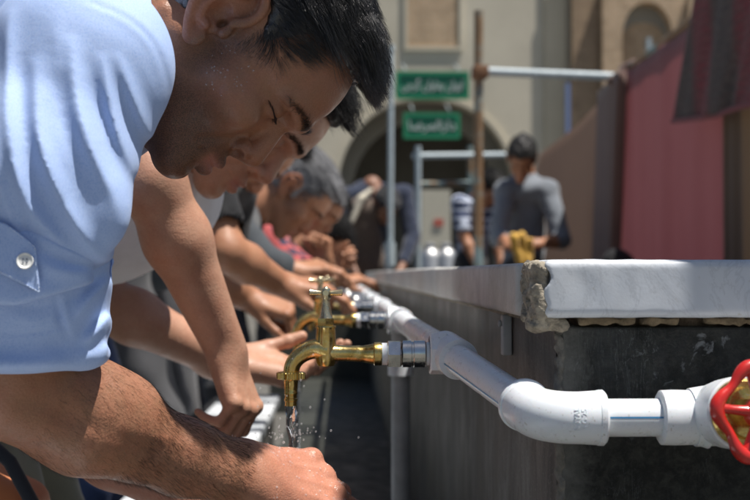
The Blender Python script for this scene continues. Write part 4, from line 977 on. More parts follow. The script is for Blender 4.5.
def grow(roots, flow, steps, ln, lift0, lift1, droop, r, jit):
    N = len(roots); p = roots.copy(); out = [p.copy()]; lnn = ln*r.uniform(.65, 1.15, N); lo_ = r.uniform(.2, 1, N)
    cl = r.normal(size=(N, 3))*jit
    for k in range(1, steps):
        t = k/(steps-1); g_ = grad(skull, p); fl = flow(p) + cl + np.array([1, 0, 0])*droop*t*t; fl -= g_*np.sum(fl*g_, -1, keepdims=True)*(1-.75*t); fl /= np.linalg.norm(fl, axis=-1, keepdims=True)+1e-9
        p = p + fl*(lnn/steps)[:, None]; d = skull(p); tgt = lift0*lo_*min(1, t*3) + lift1*lo_*t*t; push = tgt-d
        push = np.where(push > 0, push, push*.25*(1-t)); p = p + grad(skull, p)*push[:, None]; out.append(p.copy())
    return np.stack(out, 1)
r_ = np.random.default_rng(3); N = 90000; d_ = r_.normal(size=(N, 3)); d_ /= np.linalg.norm(d_, axis=1)[:, None]
rt = V(.0, .045, 0)+d_*.15
for _ in range(14): rt = rt - grad(skull, rt)*skull(rt)[:, None]*.9
x, y, z = rt.T; az_ = np.abs(z)
keep = (y > .012-.7*(x+.02)*(x < -.02)) & ((x < .060) | ((y > .086) & (x < .100)) | ((x < .072) & (y > .045) & (az_ > .04)))
keep |= (x > .030) & (x < .054) & (y > -.012) & (az_ > .045)
keep &= ~((x > -.036) & (x < .031) & (y < .046) & (az_ > .05)); keep &= ~((y < -.03))
keep &= (z > -.082); rt = rt[keep]
clump = (np.floor(rt/ .011)*.011); hs = np.sin(clump@V(311, 173, 517)*40)*.5; hs2 = np.sin(clump@V(97, 411, 233)*40)*.5
def flow(p):
    x, y, z = p[..., 0], p[..., 1], p[..., 2]; top = np.clip((y-.05)/.05, 0, 1)
    sd = np.clip((y-.01)/.04, 0, 1); fr = np.clip((x+.02)/.06, 0, 1); fx = .35 + .75*sd; fy = -1.0*(1-sd) - .15*(1-fr) + .55*sd*fr*(1-top); fz = .22*np.sign(z)*top*(np.abs(z)/.07)
    side = np.clip((np.abs(z)-.05)/.02, 0, 1); fx = fx + .15*side
    return np.stack([fx, fy, fz], -1)
sel = r_.permutation(len(rt))[:22000]; rt = rt[sel]; hs = hs[sel]; hs2 = hs2[sel]; x, y, z = rt.T
wgt = np.stack([hs*.40, hs2*.55, (hs-hs2)*.55], -1)
topm = y > .075; front = topm & (x > .03)
def chunk(m, ln, l0, l1, dr, jit):
    f_ = lambda p: flow(p)+wgt[m]; return grow(rt[m], f_, 11, ln, l0, l1, dr, r_, jit)
Gs = [chunk(front, .048, .010, .007, 1.0, .08), chunk(topm & ~front, .052, .009, .002, .2, .07), chunk(~topm & (y > .024), .024, .0055, .0012, .0, .06), chunk(~topm & (y <= .024), .010, .0035, .0008, 0, .12)]
G = np.concatenate(Gs); rad = np.concatenate([np.full(len(a), b) for a, b in zip(Gs, (.00026, .00024, .00018, .00013))])
Wd = G @ HR.T + ho; sv, sf = strands(Wd, rad); o = link('hair_strands', np_mesh('hair_strands', sv, sf), M_blackhair, m1)
# brows and lashes
from mathutils.bvhtree import BVHTree
def bvh(v, f): return BVHTree.FromPolygons([tuple(q) for q in v], [tuple(int(i) for i in q) for q in f])
def stick(tree, pts, off=0.0):
    out = []
    for q in pts:
        l_, n_, _, _ = tree.find_nearest(Vector(q)); out.append(np.array(l_ + n_*off))
    return np.array(out)
def brow(sgn, o_, Rw, n=420, sc=1.0, seed=2, tree=None):
    r2 = np.random.default_rng(seed); t = r2.beta(1.1, 1.3, n); cx = np.interp(t, [0, .5, 1], [.1235, .1165, .0945]); cz = np.interp(t, [0, .5, 1], [.009, .028, .051]); cy = .0215 + .0045*np.sin(t*3.1) + r2.normal(0, .0026, n)*(1-.5*t)
    p0 = (np.stack([cx, cy, cz*sgn], 1)*sc) @ Rw.T + o_
    if tree is not None: p0 = stick(tree, p0)
    d0 = np.stack([.15-.4*t, .55-.75*t, (.75-.1*t)*sgn], 1)+r2.normal(0, .16, (n, 3)); d0 /= np.linalg.norm(d0, axis=1)[:, None]; d0 = d0 @ Rw.T
    out = np.array([ (Rw @ V(.0006, 0, 0)) ]); return np.stack([p0 + d0*(.0080*sc*k/4) + (Rw@V(.0010, 0, 0))*sc*math.sin(k*.6) for k in range(5)], 1)
htree = bvh(*pieces[0])
for s in (1, -1): sv, sf = strands(brow(s, ho, HR, tree=htree), .00014); link('eyebrow', np_mesh('eyebrow', sv, sf), M_blackhair, m1)
for s in (1, -1):
    tt_ = np.linspace(0, 1, 60); ax_ = np.interp(tt_, [0, .4, .8, 1], [.100, .106, .097, .090]); pz_ = s*np.interp(tt_, [0, .4, .8, 1], [.016, .029, .045, .050])
    p0 = stick(htree, np.stack([ax_, np.full(60, .0020)+.002*tt_, pz_], 1) @ HR.T + ho); dd = np.array([nrm(V(.75, -.62, s*(.1+t*.8))) for t in tt_]) @ HR.T
    la = np.stack([p0 + dd*.0075*k/3 + (HR@V(0, .0005*k*k/3, 0)) for k in range(4)], 1)
    sv, sf = strands(la, .00026); link('eyelashes', np_mesh('eyelashes', sv, sf), M_blackhair, m1)
cen = pieces[0][0][pieces[0][1]].mean(1); lc = (cen-ho)@HR; r7 = np.random.default_rng(5); cs = np.where((lc[:, 2] > .03) & (np.hypot(lc[:, 0]-.050, lc[:, 1]+.018-.0) < .024))[0]; mb = MB()
for i in r7.choice(cs, 40):
    a_, b_, c_ = pieces[0][0][pieces[0][1][i][:3]]; nn_ = nrm(np.cross(b_-a_, c_-a_)); q = r7.uniform(.0004, .0012); mb.lathe([(-q*.4, q*.6), (0, q), (q*.35, q*.85), (q*.6, q*.4), (q*.66, q*.1)], cen[i], nn_, 8)
mb.build('water_beads', M_bead, m1)
# short hair on the forearm
def fuzz(v, f, sel, n, along, ln, r, seed, name, parent, mat, rad_=.00007):
    r3 = np.random.default_rng(seed); fi = r3.choice(np.where(sel)[0], n); a = v[f[fi]]; w = r3.dirichlet([1, 1, 1, 1], n); p = (a*w[..., None]).sum(1)
    nn = np.cross(a[:, 2]-a[:, 0], a[:, 3]-a[:, 1]); nn /= np.linalg.norm(nn, axis=1)[:, None]+1e-9
    d0 = along[None] + nn*.35 + r3.normal(0, .22, (n, 3)) + np.array([0, -.0, -.45]); d0 -= nn*np.minimum(0, (d0*nn).sum(1)-.18)[:, None]; d0 /= np.linalg.norm(d0, axis=1)[:, None]
    L_ = ln*r3.uniform(.5, 1.2, n); q = np.stack([p+d0*(L_*k/3)[:, None]-nn*(L_*(k/3)**2*.25)[:, None] for k in range(4)], 1)
    sv, sf = strands(q, rad_, .3); return link(name, np_mesh(name, sv, sf), mat, parent)
cen = v2[f2].mean(1); tpos = (cen-E)@nrm(Wr-E); Lf = np.linalg.norm(Wr-E)
M_fuzz = hair_mat('arm_hair', (.022, .014, .010), .4, .4)
fuzz(v2, f2, (tpos > .03) & (tpos < Lf*.62), 2600, nrm(Wr-E), .009, .0, 1, 'arm_hair', m1, M_fuzz)
fuzz(v2, f2, (tpos > Lf*.5) & (tpos < Lf*.95), 4200, nrm(Wr-E), .010, .0, 2, 'arm_hair', m1, M_fuzz, .00008)
# water beads on hand
r4 = np.random.default_rng(8); cen = v2[f2].mean(1); nn = np.cross(v2[f2[:, 2]]-v2[f2[:, 0]], v2[f2[:, 3]]-v2[f2[:, 1]]); nn /= np.linalg.norm(nn, axis=1)[:, None]+1e-9
cand = np.where((((cen-Wr)@hd_) > .015) & (nn[:, 1] < .3) & (nn[:, 2] > -.3))[0]; mb = MB()
for i in r4.choice(cand, 170):
    q = r4.uniform(.0005, .0018); a = nn[i]; mb.lathe([(-q*.5, q*.6), (0, q), (q*.35, q*.85), (q*.6, q*.45), (q*.68, q*.1)], cen[i], a, 10)
for i in range(80):
    c_ = V(PX+r4.normal(0, .022), 1.30+r4.normal(0, .02), Wr[2]+.026+abs(r4.normal(0, .012 if i % 3 else .04))); q = r4.uniform(.0006, .0016); mb.lathe([(-q, q*.1), (-q*.6, q*.8), (0, q), (q*.6, q*.8), (q, q*.1)], c_, (0, 0, 1), 8)
o = mb.build('water_drops', M_bead); tag(o, 'clear drops beading on the wet hand under the brass tap', 'water drops', kind='stuff')

# ---- everybody else
def make_person(base, label, group, J, skin, shirt, trous, hair, hvox=.004, bvox=.009, armvox=.0032, sleeve=.5, hands=None, headsc=1.0, torso=.120, loose=1.0, hairlong=0.0, beard=.4, knee=None, foot=None, cat='man', sksm=M_skin2, sleeve_mat=None, hw=.10, hip_r=1.0):
    """J: head (origin, F, U), neck, chest, pelvis, sh[2], el[2], wr[2] (0 = near/right, 1 = left)"""
    t = empty('person', base, label, cat, group); o_, F_, U_ = J['head']; Rw = frame(F_, U_); Y = J['pelvis'][1]
    hp_ = add_head(o_, Rw, headsc, False) + [U(Cap(o_+headsc*(Rw@V(-.026, -.035, 0)), J['neck'], .052*headsc, .057*headsc), .025), U(Cap(J['neck'], J['chest'], .060*headsc, .09), .03)]
    v, f = sculpt(hp_, hvox, 1); PC = [(v, f)]; tr_ = bvh(v, f); CC = [head_col(v, o_, Rw, headsc, skin, beard)]
    def addp(L, h):
        v, f = sculpt(L, h, 1); PC.append((v, f)); c = np.empty((len(v), 4)); c[:, :3] = skin; c[:, 3] = 0; CC.append(c)
    for i in (0, 1):
        sh_, el_, wr_ = J['sh'][i], J['el'][i], J['wr'][i]; hd = hands[i]; k_ = headsc
        L, _ = hand_prims(wr_, hd['d'], hd['n'], hd.get('thumb', 1), hd.get('curl', RELAX), thumb_dir=hd.get('td', (.82, .42, -.32)), sc=hd.get('sc', 1.0)*k_)
        m_ = el_+(wr_-el_)*.33
        addp([U(Cap(sh_+(el_-sh_)*.3, el_, .043*k_, .039*k_)), U(Cap(el_, m_, .038*k_, .040*k_), .02), U(Cap(m_, wr_, .040*k_, .026*k_), .02)] + L, armvox)
    L = [U(Cap(J['chest'], J['pelvis'], torso*.8, torso*.85), .02), U(Cap(J['sh'][0], J['sh'][1], .045, .045), .04)]
    kx = J['pelvis'][0]+.05 if knee is None else knee; fx = J['pelvis'][0] if foot is None else foot
    for s in (1, -1):
        kk = V(kx, Y+s*hw*1.05, J['pelvis'][2]*.53); L += [U(Cap(J['pelvis']+V(0, s*.08, -.02), kk, .07, .05), .03), U(Cap(kk, V(fx, Y+s*hw*1.1, .08), .05, .035), .02)]
    addp(L, .010)
    v, f = join(PC); me = np_mesh('body', v, f); set_col(me, np.concatenate(CC)); link('body', me, sksm, t)
    L = [U(Cap(J['chest'], J['pelvis'], torso*loose, torso*1.05*loose)), U(Cap(J['sh'][0], J['sh'][1], .064, .064), .07), U(Cap(J['neck']*.45+J['chest']*.55, J['chest'], .074, .10), .04)]
    for i in (0, 1):
        sh_, el_, wr_ = J['sh'][i], J['el'][i], J['wr'][i]; sl_ = sleeve[i] if isinstance(sleeve, (tuple, list)) else sleeve
        e1_ = sh_+(el_-sh_)*min(1, sl_); L += [U(Cap(sh_, e1_, .064, .058), .03)]
        if sl_ > 1: L += [U(Cap(el_, el_+(wr_-el_)*(sl_-1), .055, .047), .02)]
    w1, w2 = wav(int(abs(base[1])*77) % 999, 38, .0045, (1, 1, .6)), wav(int(abs(base[1])*91) % 999, 80, .0016)
    Ff = fit_field(L, bvox*.75, .03).many(L); Ff.warp(lambda X, Y_, Z: w1(X, Y_, Z)+w2(X, Y_, Z))
    Ff.op(Cap(o_+headsc*(Rw@V(-.022, -.02, 0)), J['neck'], .060*headsc, .060*headsc), k=.006, op='s')
    for i in (0, 1):
        sh_, el_, wr_ = J['sh'][i], J['el'][i], J['wr'][i]; sl_ = sleeve[i] if isinstance(sleeve, (tuple, list)) else sleeve
        if sl_ < 1: e_ = sh_+(el_-sh_)*sl_; a_ = nrm(el_-sh_); Ff.op(Cap(e_+a_*.02, el_, .052, .052), k=.003, op='s'); Ff.op(Cyl(e_+a_*.03, e_+a_*.09, .09, .09, .001), op='s')
        else: e_ = el_+(wr_-el_)*(sl_-1); a_ = nrm(wr_-el_); Ff.op(Cyl(e_+a_*.022, e_+a_*.09, .07, .07, .001), op='s')
    Ff.op(Box(J['pelvis']+V(0, 0, -.23), (.35, .35, .14), .02), k=.01, op='s')
    v, f = Ff.mesh(1); link('shirt', np_mesh('shirt', v, f), shirt, t)
    legs(t, J['pelvis'], kx, fx, Y, trous, hw=hw, seed=int(base[1]*10))
    L = hair_prims(o_, Rw, headsc, hairlong); v, f = sculpt(L, hvox*.9, 1, hair_warp(int(base[1]*13) % 500, .0012 if base[1] < 5 else .004)); link('hair', np_mesh('hair', v, f), hair, t)
    r6 = np.random.default_rng(int(base[1]*31)); w_ = r6.permutation(len(G))[:4200]; g6 = G[w_][:, ::2]*V(1, 1, r6.choice((-1, 1))); far_ = .00045 if base[1] < 3 else .0008
    g6 = g6*(1+.03*r6.normal(size=(len(g6), 1, 1))); sv, sf = strands(headsc*g6 @ Rw.T + o_, far_, .3); link('hair_strands', np_mesh('hair_strands', sv, sf), hair, t)
    for s in (1, -1): sv, sf = strands(brow(s, o_, Rw, 200, headsc, tree=tr_), .00032); link('eyebrow', np_mesh('eyebrow', sv, sf), M_dullhair, t)
    return t
M_grey = hair_mat('grey_hair', (.20, .20, .21), .4, .5); M_dullhair = hair_mat('dull_black_hair', (.010, .009, .009), .55, .3)
def washer(Y, headpx, F_, U_, Yh, hipx=-.78, hipz=.93):
    o_ = P(*headpx, Yh); Rw = frame(F_, U_); nb = o_ + Rw@V(-.025, -.115, 0); pel_ = V(hipx, Y, hipz); ch_ = nb + nrm(pel_-nb)*.12
    return dict(head=(o_, F_, U_), neck=nb, chest=ch_, pelvis=pel_, sh=[nb+nrm(pel_-nb)*.07+V(0, -.175, -.02), nb+nrm(pel_-nb)*.07+V(0, .175, -.02)])
# second man, white shirt
J = washer(1.80, (240, 90), (.52, -.16, -.83), (.84, .0, .54), 1.70, -.60); J['sh'][0] = P(110, 70, 1.56); J['sh'][1] = P(150, 150, 1.93); J['chest'] = P(142, 188, 1.80)
J['el'] = [P(152, 182, 1.53), P(84, 292, 1.87)]; J['wr'] = [P(226, 350, 1.60), P(232, 366, 1.96)]
make_person((-.60, 1.8, 0), 'man in white T-shirt behind the blue-shirted man, pouring water over his open palm', 'men washing at the taps', J, SK2, fabric('white_cotton', (.82, .84, .87)), fabric('khaki_trousers', (.20, .20, .14)), M_dullhair,
    hvox=.003, armvox=.0022, sleeve=(.55, .6), hands=[dict(sc=.86, d=(.30, -.10, -.88), n=(.85, -.35, .35), thumb=-1, curl=[(.85, .9, .5), (.9, 1.0, .5), (.95, 1.0, .5), (1.0, 1.0, .5)], td=(.75, .55, -.1)), dict(d=(.97, .1, -.10), n=(.0, .35, -.93), thumb=1, curl=[(.25, .35, .3), (.3, .4, .3), (.35, .4, .3), (.4, .45, .3)], td=(.92, .35, -.25))], beard=.12, torso=.115, knee=-.44, foot=-.56, hairlong=.006)
# third man, black T-shirt
J = washer(2.75, (240, 136), (.52, -.1, -.83), (.84, 0, .54), 2.78, -.66); J['sh'] = [P(205, 180, 2.60), P(228, 190, 2.95)]
J['el'] = [P(226, 252, 2.55), P(218, 282, 2.92)]; J['wr'] = [P(282, 284, 2.68), P(252, 300, 2.95)]
make_person((-.66, 2.75, 0), 'man in black T-shirt, his bare forearms reaching to the third tap', 'men washing at the taps', J, SK3, fabric('black_cotton', (.007, .007, .009), sheen=.05), fabric('blue_jeans', (.025, .05, .14)), M_dullhair,
    hvox=.005, armvox=.0030, sleeve=(.62, .62), hands=[dict(d=(.95, .2, -.1), n=(.1, -.3, .95), curl=RELAX), dict(d=(.93, -.1, -.25), n=(.3, -.45, .85), curl=FIST)], beard=.5, knee=-.52, foot=-.60)
# fourth man, grey hair
J = washer(3.65, (290, 189), (.58, -.05, -.80), (.80, 0, .58), 3.72, -.64); J['el'] = [P(262, 262, 3.5), P(262, 262, 3.85)]; J['wr'] = [P(292, 270, 3.55), P(296, 276, 3.75)]
make_person((-.64, 3.65, 0), 'grey-haired man in dark grey jacket with white collar, bent over the fourth tap', 'men washing at the taps', J, SK3, fabric('dark_grey_wool', (.035, .042, .050)), fabric('charcoal_trousers', (.05, .05, .055)), M_grey,
    hvox=.005, sleeve=(1.6, 1.6), hands=[dict(d=(.9, .2, .1), n=(-.1, -.4, .9)), dict(d=(.9, -.1, .1), n=(.1, -.3, .9))], beard=.3, knee=-.52, foot=-.60)
# fifth, a boy in a checked shirt
J = washer(4.5, (312, 206), (.70, -.25, -.62), (.62, 0, .75), 4.55, -.62, .80); J['el'] = [P(296, 275, 4.35), P(300, 272, 4.75)]; J['wr'] = [P(326, 262, 4.35), P(330, 266, 4.6)]
make_person((-.62, 4.5, 0), 'boy in navy and red checked shirt raising a hand beside the grey-haired man', 'men washing at the taps', J, SK3, fabric('checked_shirt', (.02, .025, .06), (.45, .08, .08), 9), fabric('charcoal_trousers', (.05, .05, .055)), M_dullhair,
    hvox=.006, bvox=.011, armvox=.0045, sleeve=(1.3, 1.3), hands=[dict(d=(-.1, 0, .9), n=(.5, .5, .2), curl=FIST), dict(d=(.8, 0, .3), n=(.3, .6, 0), curl=FIST)], headsc=.88, torso=.10, beard=0, cat='boy')
for Y_, hu, hv, colr, lab in ((5.35, 318, 236, (.03, .04, .06), 'man in dark navy shirt crouching behind the boy at the taps'), (6.3, 300, 240, (.05, .035, .03), 'farthest man of the washing row, in dark brown shirt')):
    J = washer(Y_, (hu, hv), (.55, -.1, -.8), (.80, 0, .58), Y_, -.62, .85); J['el'] = [P(hu-20, hv+38, Y_-.2), P(hu-16, hv+38, Y_+.2)]; J['wr'] = [P(hu+22, hv+45, Y_-.15), P(hu+20, hv+45, Y_+.1)]
    make_person((-.62, Y_, 0), lab, 'men washing at the taps', J, SK3, fabric('dark_shirt_%d' % int(Y_), colr), fabric('charcoal_trousers', (.05, .05, .055)), M_dullhair, hvox=.007, bvox=.012, armvox=.005, sleeve=(1.4, 1.4), hands=[dict(d=(.9, .2, .1), n=(0, -.3, .9)), dict(d=(.9, -.1, .1), n=(0, -.3, .9))], knee=-.50, foot=-.60)
# sixth man in a navy jacket beyond the trough's end
o_ = P(385, 204, 8.9); J = dict(head=(o_, (.25, -.55, -.80), (.30, -.75, .55)), neck=P(372, 185, 9.02), chest=P(368, 200, 9.08), pelvis=V(.20, 9.35, .95), sh=[P(346, 196, 9.0), P(405, 194, 9.1)], el=[P(344, 240, 8.95), P(412, 238, 9.0)], wr=[P(352, 268, 8.8), P(400, 272, 8.8)])
t6 = make_person((.20, 9.35, 0), 'dark-haired man bowing in open navy jacket over brown shirt, beyond the trough', 'men in the background', J, (.26, .14, .09), fabric('navy_wool', (.010, .018, .045)), fabric('black_trousers', (.015, .015, .018)), hair_mat('grizzled_hair', (.05, .05, .055), .5),
    hvox=.009, bvox=.013, armvox=.007, sleeve=(1.7, 1.7), hands=[dict(d=(.3, -.4, -.8), n=(-.7, -.4, 0)), dict(d=(-.3, -.4, -.8), n=(.7, -.4, 0))], torso=.15, hw=.11, foot=.20, knee=.2)
v, f = sculpt([U(Cap(P(362, 212, 8.90), P(366, 262, 9.0), .115, .14, n=(0, 1, 0), sq=.6))], .014, 1, wav(91, 30, .006)); link('brown_shirt_front', np_mesh('brown_shirt_front', v, f), fabric('brown_shirt', (.12, .085, .065)), t6)
v, f = sculpt([U(Cap(P(352, 222, 8.80), P(361, 199, 8.83), .018, .03)), U(Cap(P(361, 199, 8.83), P(371, 190, 8.86), .03, .018), .01)], .01, 1); link('collar', np_mesh('collar', v, f), fabric('cream_collar', (.55, .50, .40)), t6)
for u_, Y_, xx, lab, cl in ((268, 11.6, 0, 'far man in black coat bending over, half hidden behind the washing row', (.02, .02, .024)), (302, 12.6, 1, 'far man in dark brown coat bending over behind the washing row', (.045, .035, .028))):
    pb_ = P(u_, 274, Y_); bx0 = pb_[0]; J = dict(head=(V(bx0+.12, Y_-.25, 1.36), (.4, -.5, -.77), (.5, -.45, .73)), neck=V(bx0+.05, Y_-.12, 1.38), chest=V(bx0, Y_, 1.28), pelvis=V(bx0-.08, Y_+.12, .93), sh=[V(bx0-.16, Y_-.05, 1.33), V(bx0+.20, Y_-.02, 1.33)], el=[V(bx0-.16, Y_-.22, 1.08), V(bx0+.26, Y_-.2, 1.08)], wr=[V(bx0, Y_-.42, .98), V(bx0+.2, Y_-.42, .98)])
    make_person((bx0, Y_, 0), lab, 'men in the background', J, SK3, fabric('dark_coat_%d' % int(Y_), cl), fabric('black_trousers', (.015, .015, .018)), M_dullhair, hvox=.011, bvox=.015, armvox=.008, sleeve=(1.8, 1.8), hands=[dict(d=(.3, -.4, -.8), n=(-.7, -.4, 0)), dict(d=(-.1, -.4, -.8), n=(.7, -.4, 0))], torso=.15)
# seventh, striped sleeve
J = dict(head=(P(487, 188, 8.8), (.45, -.5, -.74), (.5, -.4, .77)), neck=P(478, 200, 8.85), chest=P(474, 218, 8.9), pelvis=V(.93, 8.9, .95), sh=[P(460, 204, 8.8), P(494, 208, 8.9)], el=[P(464, 236, 8.75), P(499, 240, 8.8)], wr=[P(478, 268, 8.65), P(503, 272, 8.65)])
make_person((.93, 8.9, 0), 'man in navy and white striped shirt bending down behind the scaffold pole', 'men in the background', J, SK3, fabric('striped_jersey', (.02, .035, .10), (.50, .55, .66), 5), fabric('black_trousers', (.015, .015, .018)), M_dullhair,
    hvox=.009, bvox=.013, armvox=.007, sleeve=(.8, .8), hands=[dict(d=(.2, -.4, -.9), n=(-.7, -.4, 0)), dict(d=(-.1, -.4, -.9), n=(.7, -.4, 0))], torso=.11)
# eighth, grey shirt, wringing a yellow cloth
J = dict(head=(P(522, 158, 7.5), (-.15, -.72, -.68), (-.05, -.68, .73)), neck=P(523, 164, 7.66), chest=P(526, 192, 7.72), pelvis=V(1.13, 7.75, .92), sh=[P(505, 191, 7.62), P(548, 191, 7.62)], el=[P(499, 238, 7.5), P(562, 240, 7.5)], wr=[P(512, 246, 7.32), P(538, 244, 7.32)])
make_person((1.13, 7.75, 0), 'young man in grey shirt with black hair wringing a yellow cloth', 'men in the background', J, SK3, fabric('grey_shirt', (.17, .19, .22)), fabric('black_trousers', (.015, .015, .018)), M_dullhair,
    hvox=.008, bvox=.011, armvox=.005, sleeve=(1.3, 1.3), hands=[dict(d=(.9, -.2, .1), n=(0, -.7, .6), curl=FIST, thumb=-1), dict(d=(-.9, -.2, .1), n=(0, -.7, .6), curl=FIST)], torso=.125, beard=.05, hairlong=.012)
v, f = sculpt([U(Cap(P(514, 238, 7.24), P(520, 262, 7.24), .030, .024)), U(Cap(P(522, 236, 7.25), P(527, 266, 7.25), .028, .024), .006), U(Cap(P(530, 240, 7.24), P(531, 258, 7.26), .018, .014), .006)], .006, 1, wav(97, 60, .004))
o = link('cleaning_cloth', np_mesh('cleaning_cloth', v, f), fabric('yellow_cloth', (.62, .36, .06))); tag(o, 'yellow cloth in the hands of the young man in grey', 'cloth')
# ---------------------------------------------------------------- things behind and beside
# bag with a dark strap at the near left
bgp = [U(Box((-.455, 1.50, .30), (.105, .10, .30), .03, np.array([[.96, 0, .28], [0, 1, 0], [-.28, 0, .96]])))]
# scaffold
M_pole = NT('rusty_painted_tube'); _v = M_pole.coord(); _n = M_pole.noise(5, 6, .65, vec=_v)
M_pole.base(M_pole.ramp(_n, [(.34, (.22, .32, .34)), (.44, (.20, .24, .22)), (.50, (.24, .15, .08)), (.75, (.16, .10, .055))])); M_pole.set(Roughness=.6); M_pole.bump(M_pole.noise(80, 5), .3, .002); M_pole = M_pole.m
M_pale = simple('pale_painted_tube', (.40, .47, .50), .5, var=.12)
sc_ = empty('scaffold_frame', (.73, 6.7, 0), 'tall rusty and pale blue scaffold pole with horizontal rail to the cloth', 'scaffold')
MB().tube([V(.735, 6.7, 0), V(.742, 6.7, 2.32)], .025, 20).build('upright', M_pole, sc_)
MB().tube([P(472, 71, 6.75), P(618, 77, 6.78)], .024, 20).build('rail', M_pale, sc_)
MB().lathe([(0, .040), (.06, .040)], P(479, 73, 6.7)-V(0, 0, .03), (0, 0, 1), 20).box(P(474, 76, 6.66), P(486, 69, 6.80)).build('clamp', simple('rusty_clamp', (.20, .10, .05), .8), sc_, bevel=.005)
o = MB().tube([V(P(390, 270, 8.5)[0], 8.5, 0), P(391, 49, 8.5)], .019, 16).build('thin_pole', M_pale); tag(o, 'thin pale grey pole standing alone left of the signs', 'pole')
MB().lathe([(0, .036), (.16, .036)], P(390, 266, 8.5), (0, 0, 1), 16).build('pole_sleeve', M_pale, o); MB().lathe([(0, .025), (.04, .025)], P(391, 51, 8.5), (0, 0, 1), 16).build('cap', M_pale, o)
s2 = empty('scaffold_frame', (.58, 9.6, 0), 'lower scaffold frame with two short rails beyond the trough', 'scaffold')
for u in (418, 470): MB().tube([V(P(u, 260, 9.6 if u == 418 else 9.9)[0], 9.6 if u == 418 else 9.9, 0), P(u, 146, 9.6 if u == 418 else 9.9)], .023, 16).build('upright', M_pole if u == 470 else M_pale, s2)
MB().tube([P(413, 156, 9.62), P(505, 155, 9.9)], .023, 16).build('rail', M_pale, s2); MB().tube([P(416, 184, 9.64), P(470, 183, 9.9)], .020, 16).build('rail', M_pole, s2)
# hanging cloths
def cloth(name, label, top, bot, mat, amp, freq, seed, nx=120, nz=30, thick=.006):
    """top and bot: lists of world points (left to right); folds run downwards"""
    top = np.array(spline(top, 12)); bot = np.array(spline(bot, 12)); ti = np.linspace(0, len(top)-1, nx); bi = np.linspace(0, len(bot)-1, nx)
    it = lambda a, i: np.stack([np.interp(i, np.arange(len(a)), a[:, k]) for k in range(3)], 1)
    A_, B2 = it(top, ti), it(bot, bi); r5 = np.random.default_rng(seed); ph = r5.uniform(0, 6, 4); vs = []
    s = np.linspace(0, 1, nx)
    d0 = nrm(A_[-1]-A_[0]); nn_ = nrm(np.cross(d0, (0, 0, 1)))
    for j in range(nz):
        t = j/(nz-1); w = amp*(np.sin(s*freq+ph[0]+.8*t)+.6*np.sin(s*freq*1.73+ph[1]-t)+.4*np.sin(s*freq*2.9+ph[2]))*(.35+.65*t)
        vs.append(A_*(1-t)+B2*t+nn_[None]*w[:, None])
    vs = np.concatenate(vs); idx = np.arange(nx*nz).reshape(nz, nx); q = np.stack([idx[:-1, :-1], idx[:-1, 1:], idx[1:, 1:], idx[1:, :-1]], -1).reshape(-1, 4)
    o = link(name, np_mesh(name, vs, q), mat); md = o.modifiers.new('thick', 'SOLIDIFY'); md.thickness = thick; md.offset = 0; tag(o, label, 'cloth'); return o
def translucent(m, col, f=.45):
    t_ = m.node_tree; out = t_.nodes['Material Output']; pb = t_.nodes['Principled BSDF']; tr = t_.nodes.new('ShaderNodeBsdfTranslucent'); mx = t_.nodes.new('ShaderNodeMixShader')
    tr.inputs[0].default_value = (*col, 1); mx.inputs[0].default_value = f; t_.links.new(pb.outputs[0], mx.inputs[1]); t_.links.new(tr.outputs[0], mx.inputs[2]); t_.links.new(mx.outputs[0], out.inputs[0]); return m
def G0(p, z=.02): return V(p[0], p[1], z)
M_pink = fabric('dusty_pink_cloth', (.32, .155, .165), wr=.8, big=6, fine=300); M_tan = fabric('tan_cloth', (.26, .19, .15), wr=.8, big=6, fine=300)
translucent(M_pink, (.54, .29, .30), .55); translucent(M_tan, (.50, .38, .30), .45)
M_dkb = fabric('dark_brown_cloth', (.12, .065, .05), big=6, fine=300); M_khaki = translucent(fabric('khaki_cloth', (.20, .15, .105), big=6, fine=300), (.42, .32, .22), .45)
CX = 1.5
def onX(u, v, X=CX): Y = X*1250/(u-341.0); return P(u, v, Y)
a, b, c_ = onX(622, 76), onX(690, 26), onX(752, -22)
t_ = [a, (a+b)/2-V(0, 0, .0), b, c_]; cloth('hanging_cloth', 'large dusty pink cloth hanging like a wall on the right', t_, [G0(q) for q in t_], M_pink, .012, 17, 3)
a, b, c_ = onX(544, 152, 1.56), onX(580, 122, 1.56), onX(606, 96, 1.56)
t_ = [onX(536, 168, 1.56), a, b, c_, onX(613, 84, 1.56)]; cloth('hanging_cloth', 'tan cloth hung beyond the pink one, sagging to the left', t_, [G0(q) for q in t_], M_tan, .016, 12, 4)
t_ = [onX(596, 97, 1.50), onX(606, 84, 1.46), onX(618, 72, 1.44), onX(626, 74, 1.47)]; bt_ = [G0(onX(588, 250, 1.50)), G0(onX(598, 250, 1.44)), G0(onX(606, 250, 1.44)), G0(onX(614, 250, 1.48))]
cloth('hanging_cloth', 'narrow strip coloured dark brown for the shaded folds between tan and pink cloths', t_, bt_, M_dkb, .02, 14, 5, nx=50)  # folds in shade at the junction, their darkness put into the cloth colour
t_ = [onX(724, 70, 1.47), onX(745, 60, 1.47), onX(790, 30, 1.47), onX(860, -10, 1.47)]; cloth('hanging_cloth', 'khaki cloth hanging at the right edge under the carpet', t_, [G0(q) for q in t_], M_khaki, .012, 20, 6, nx=60)
t_ = [V(.56, .97, H+1.42), V(.565, 1.2, H+1.40), V(.565, 1.6, H+1.42)]; cloth('hanging_cloth', 'unseen khaki cloth added over the near end of the trough to shade the slab', t_, [V(.56, .97, H+.45), V(.565, 1.2, H+.44), V(.565, 1.6, H+.45)], simple('added_shade_cloth', (.26, .20, .145), .9), .002, 9, 12, nx=40)  # out of view, added only to cast the shadow across the near slab
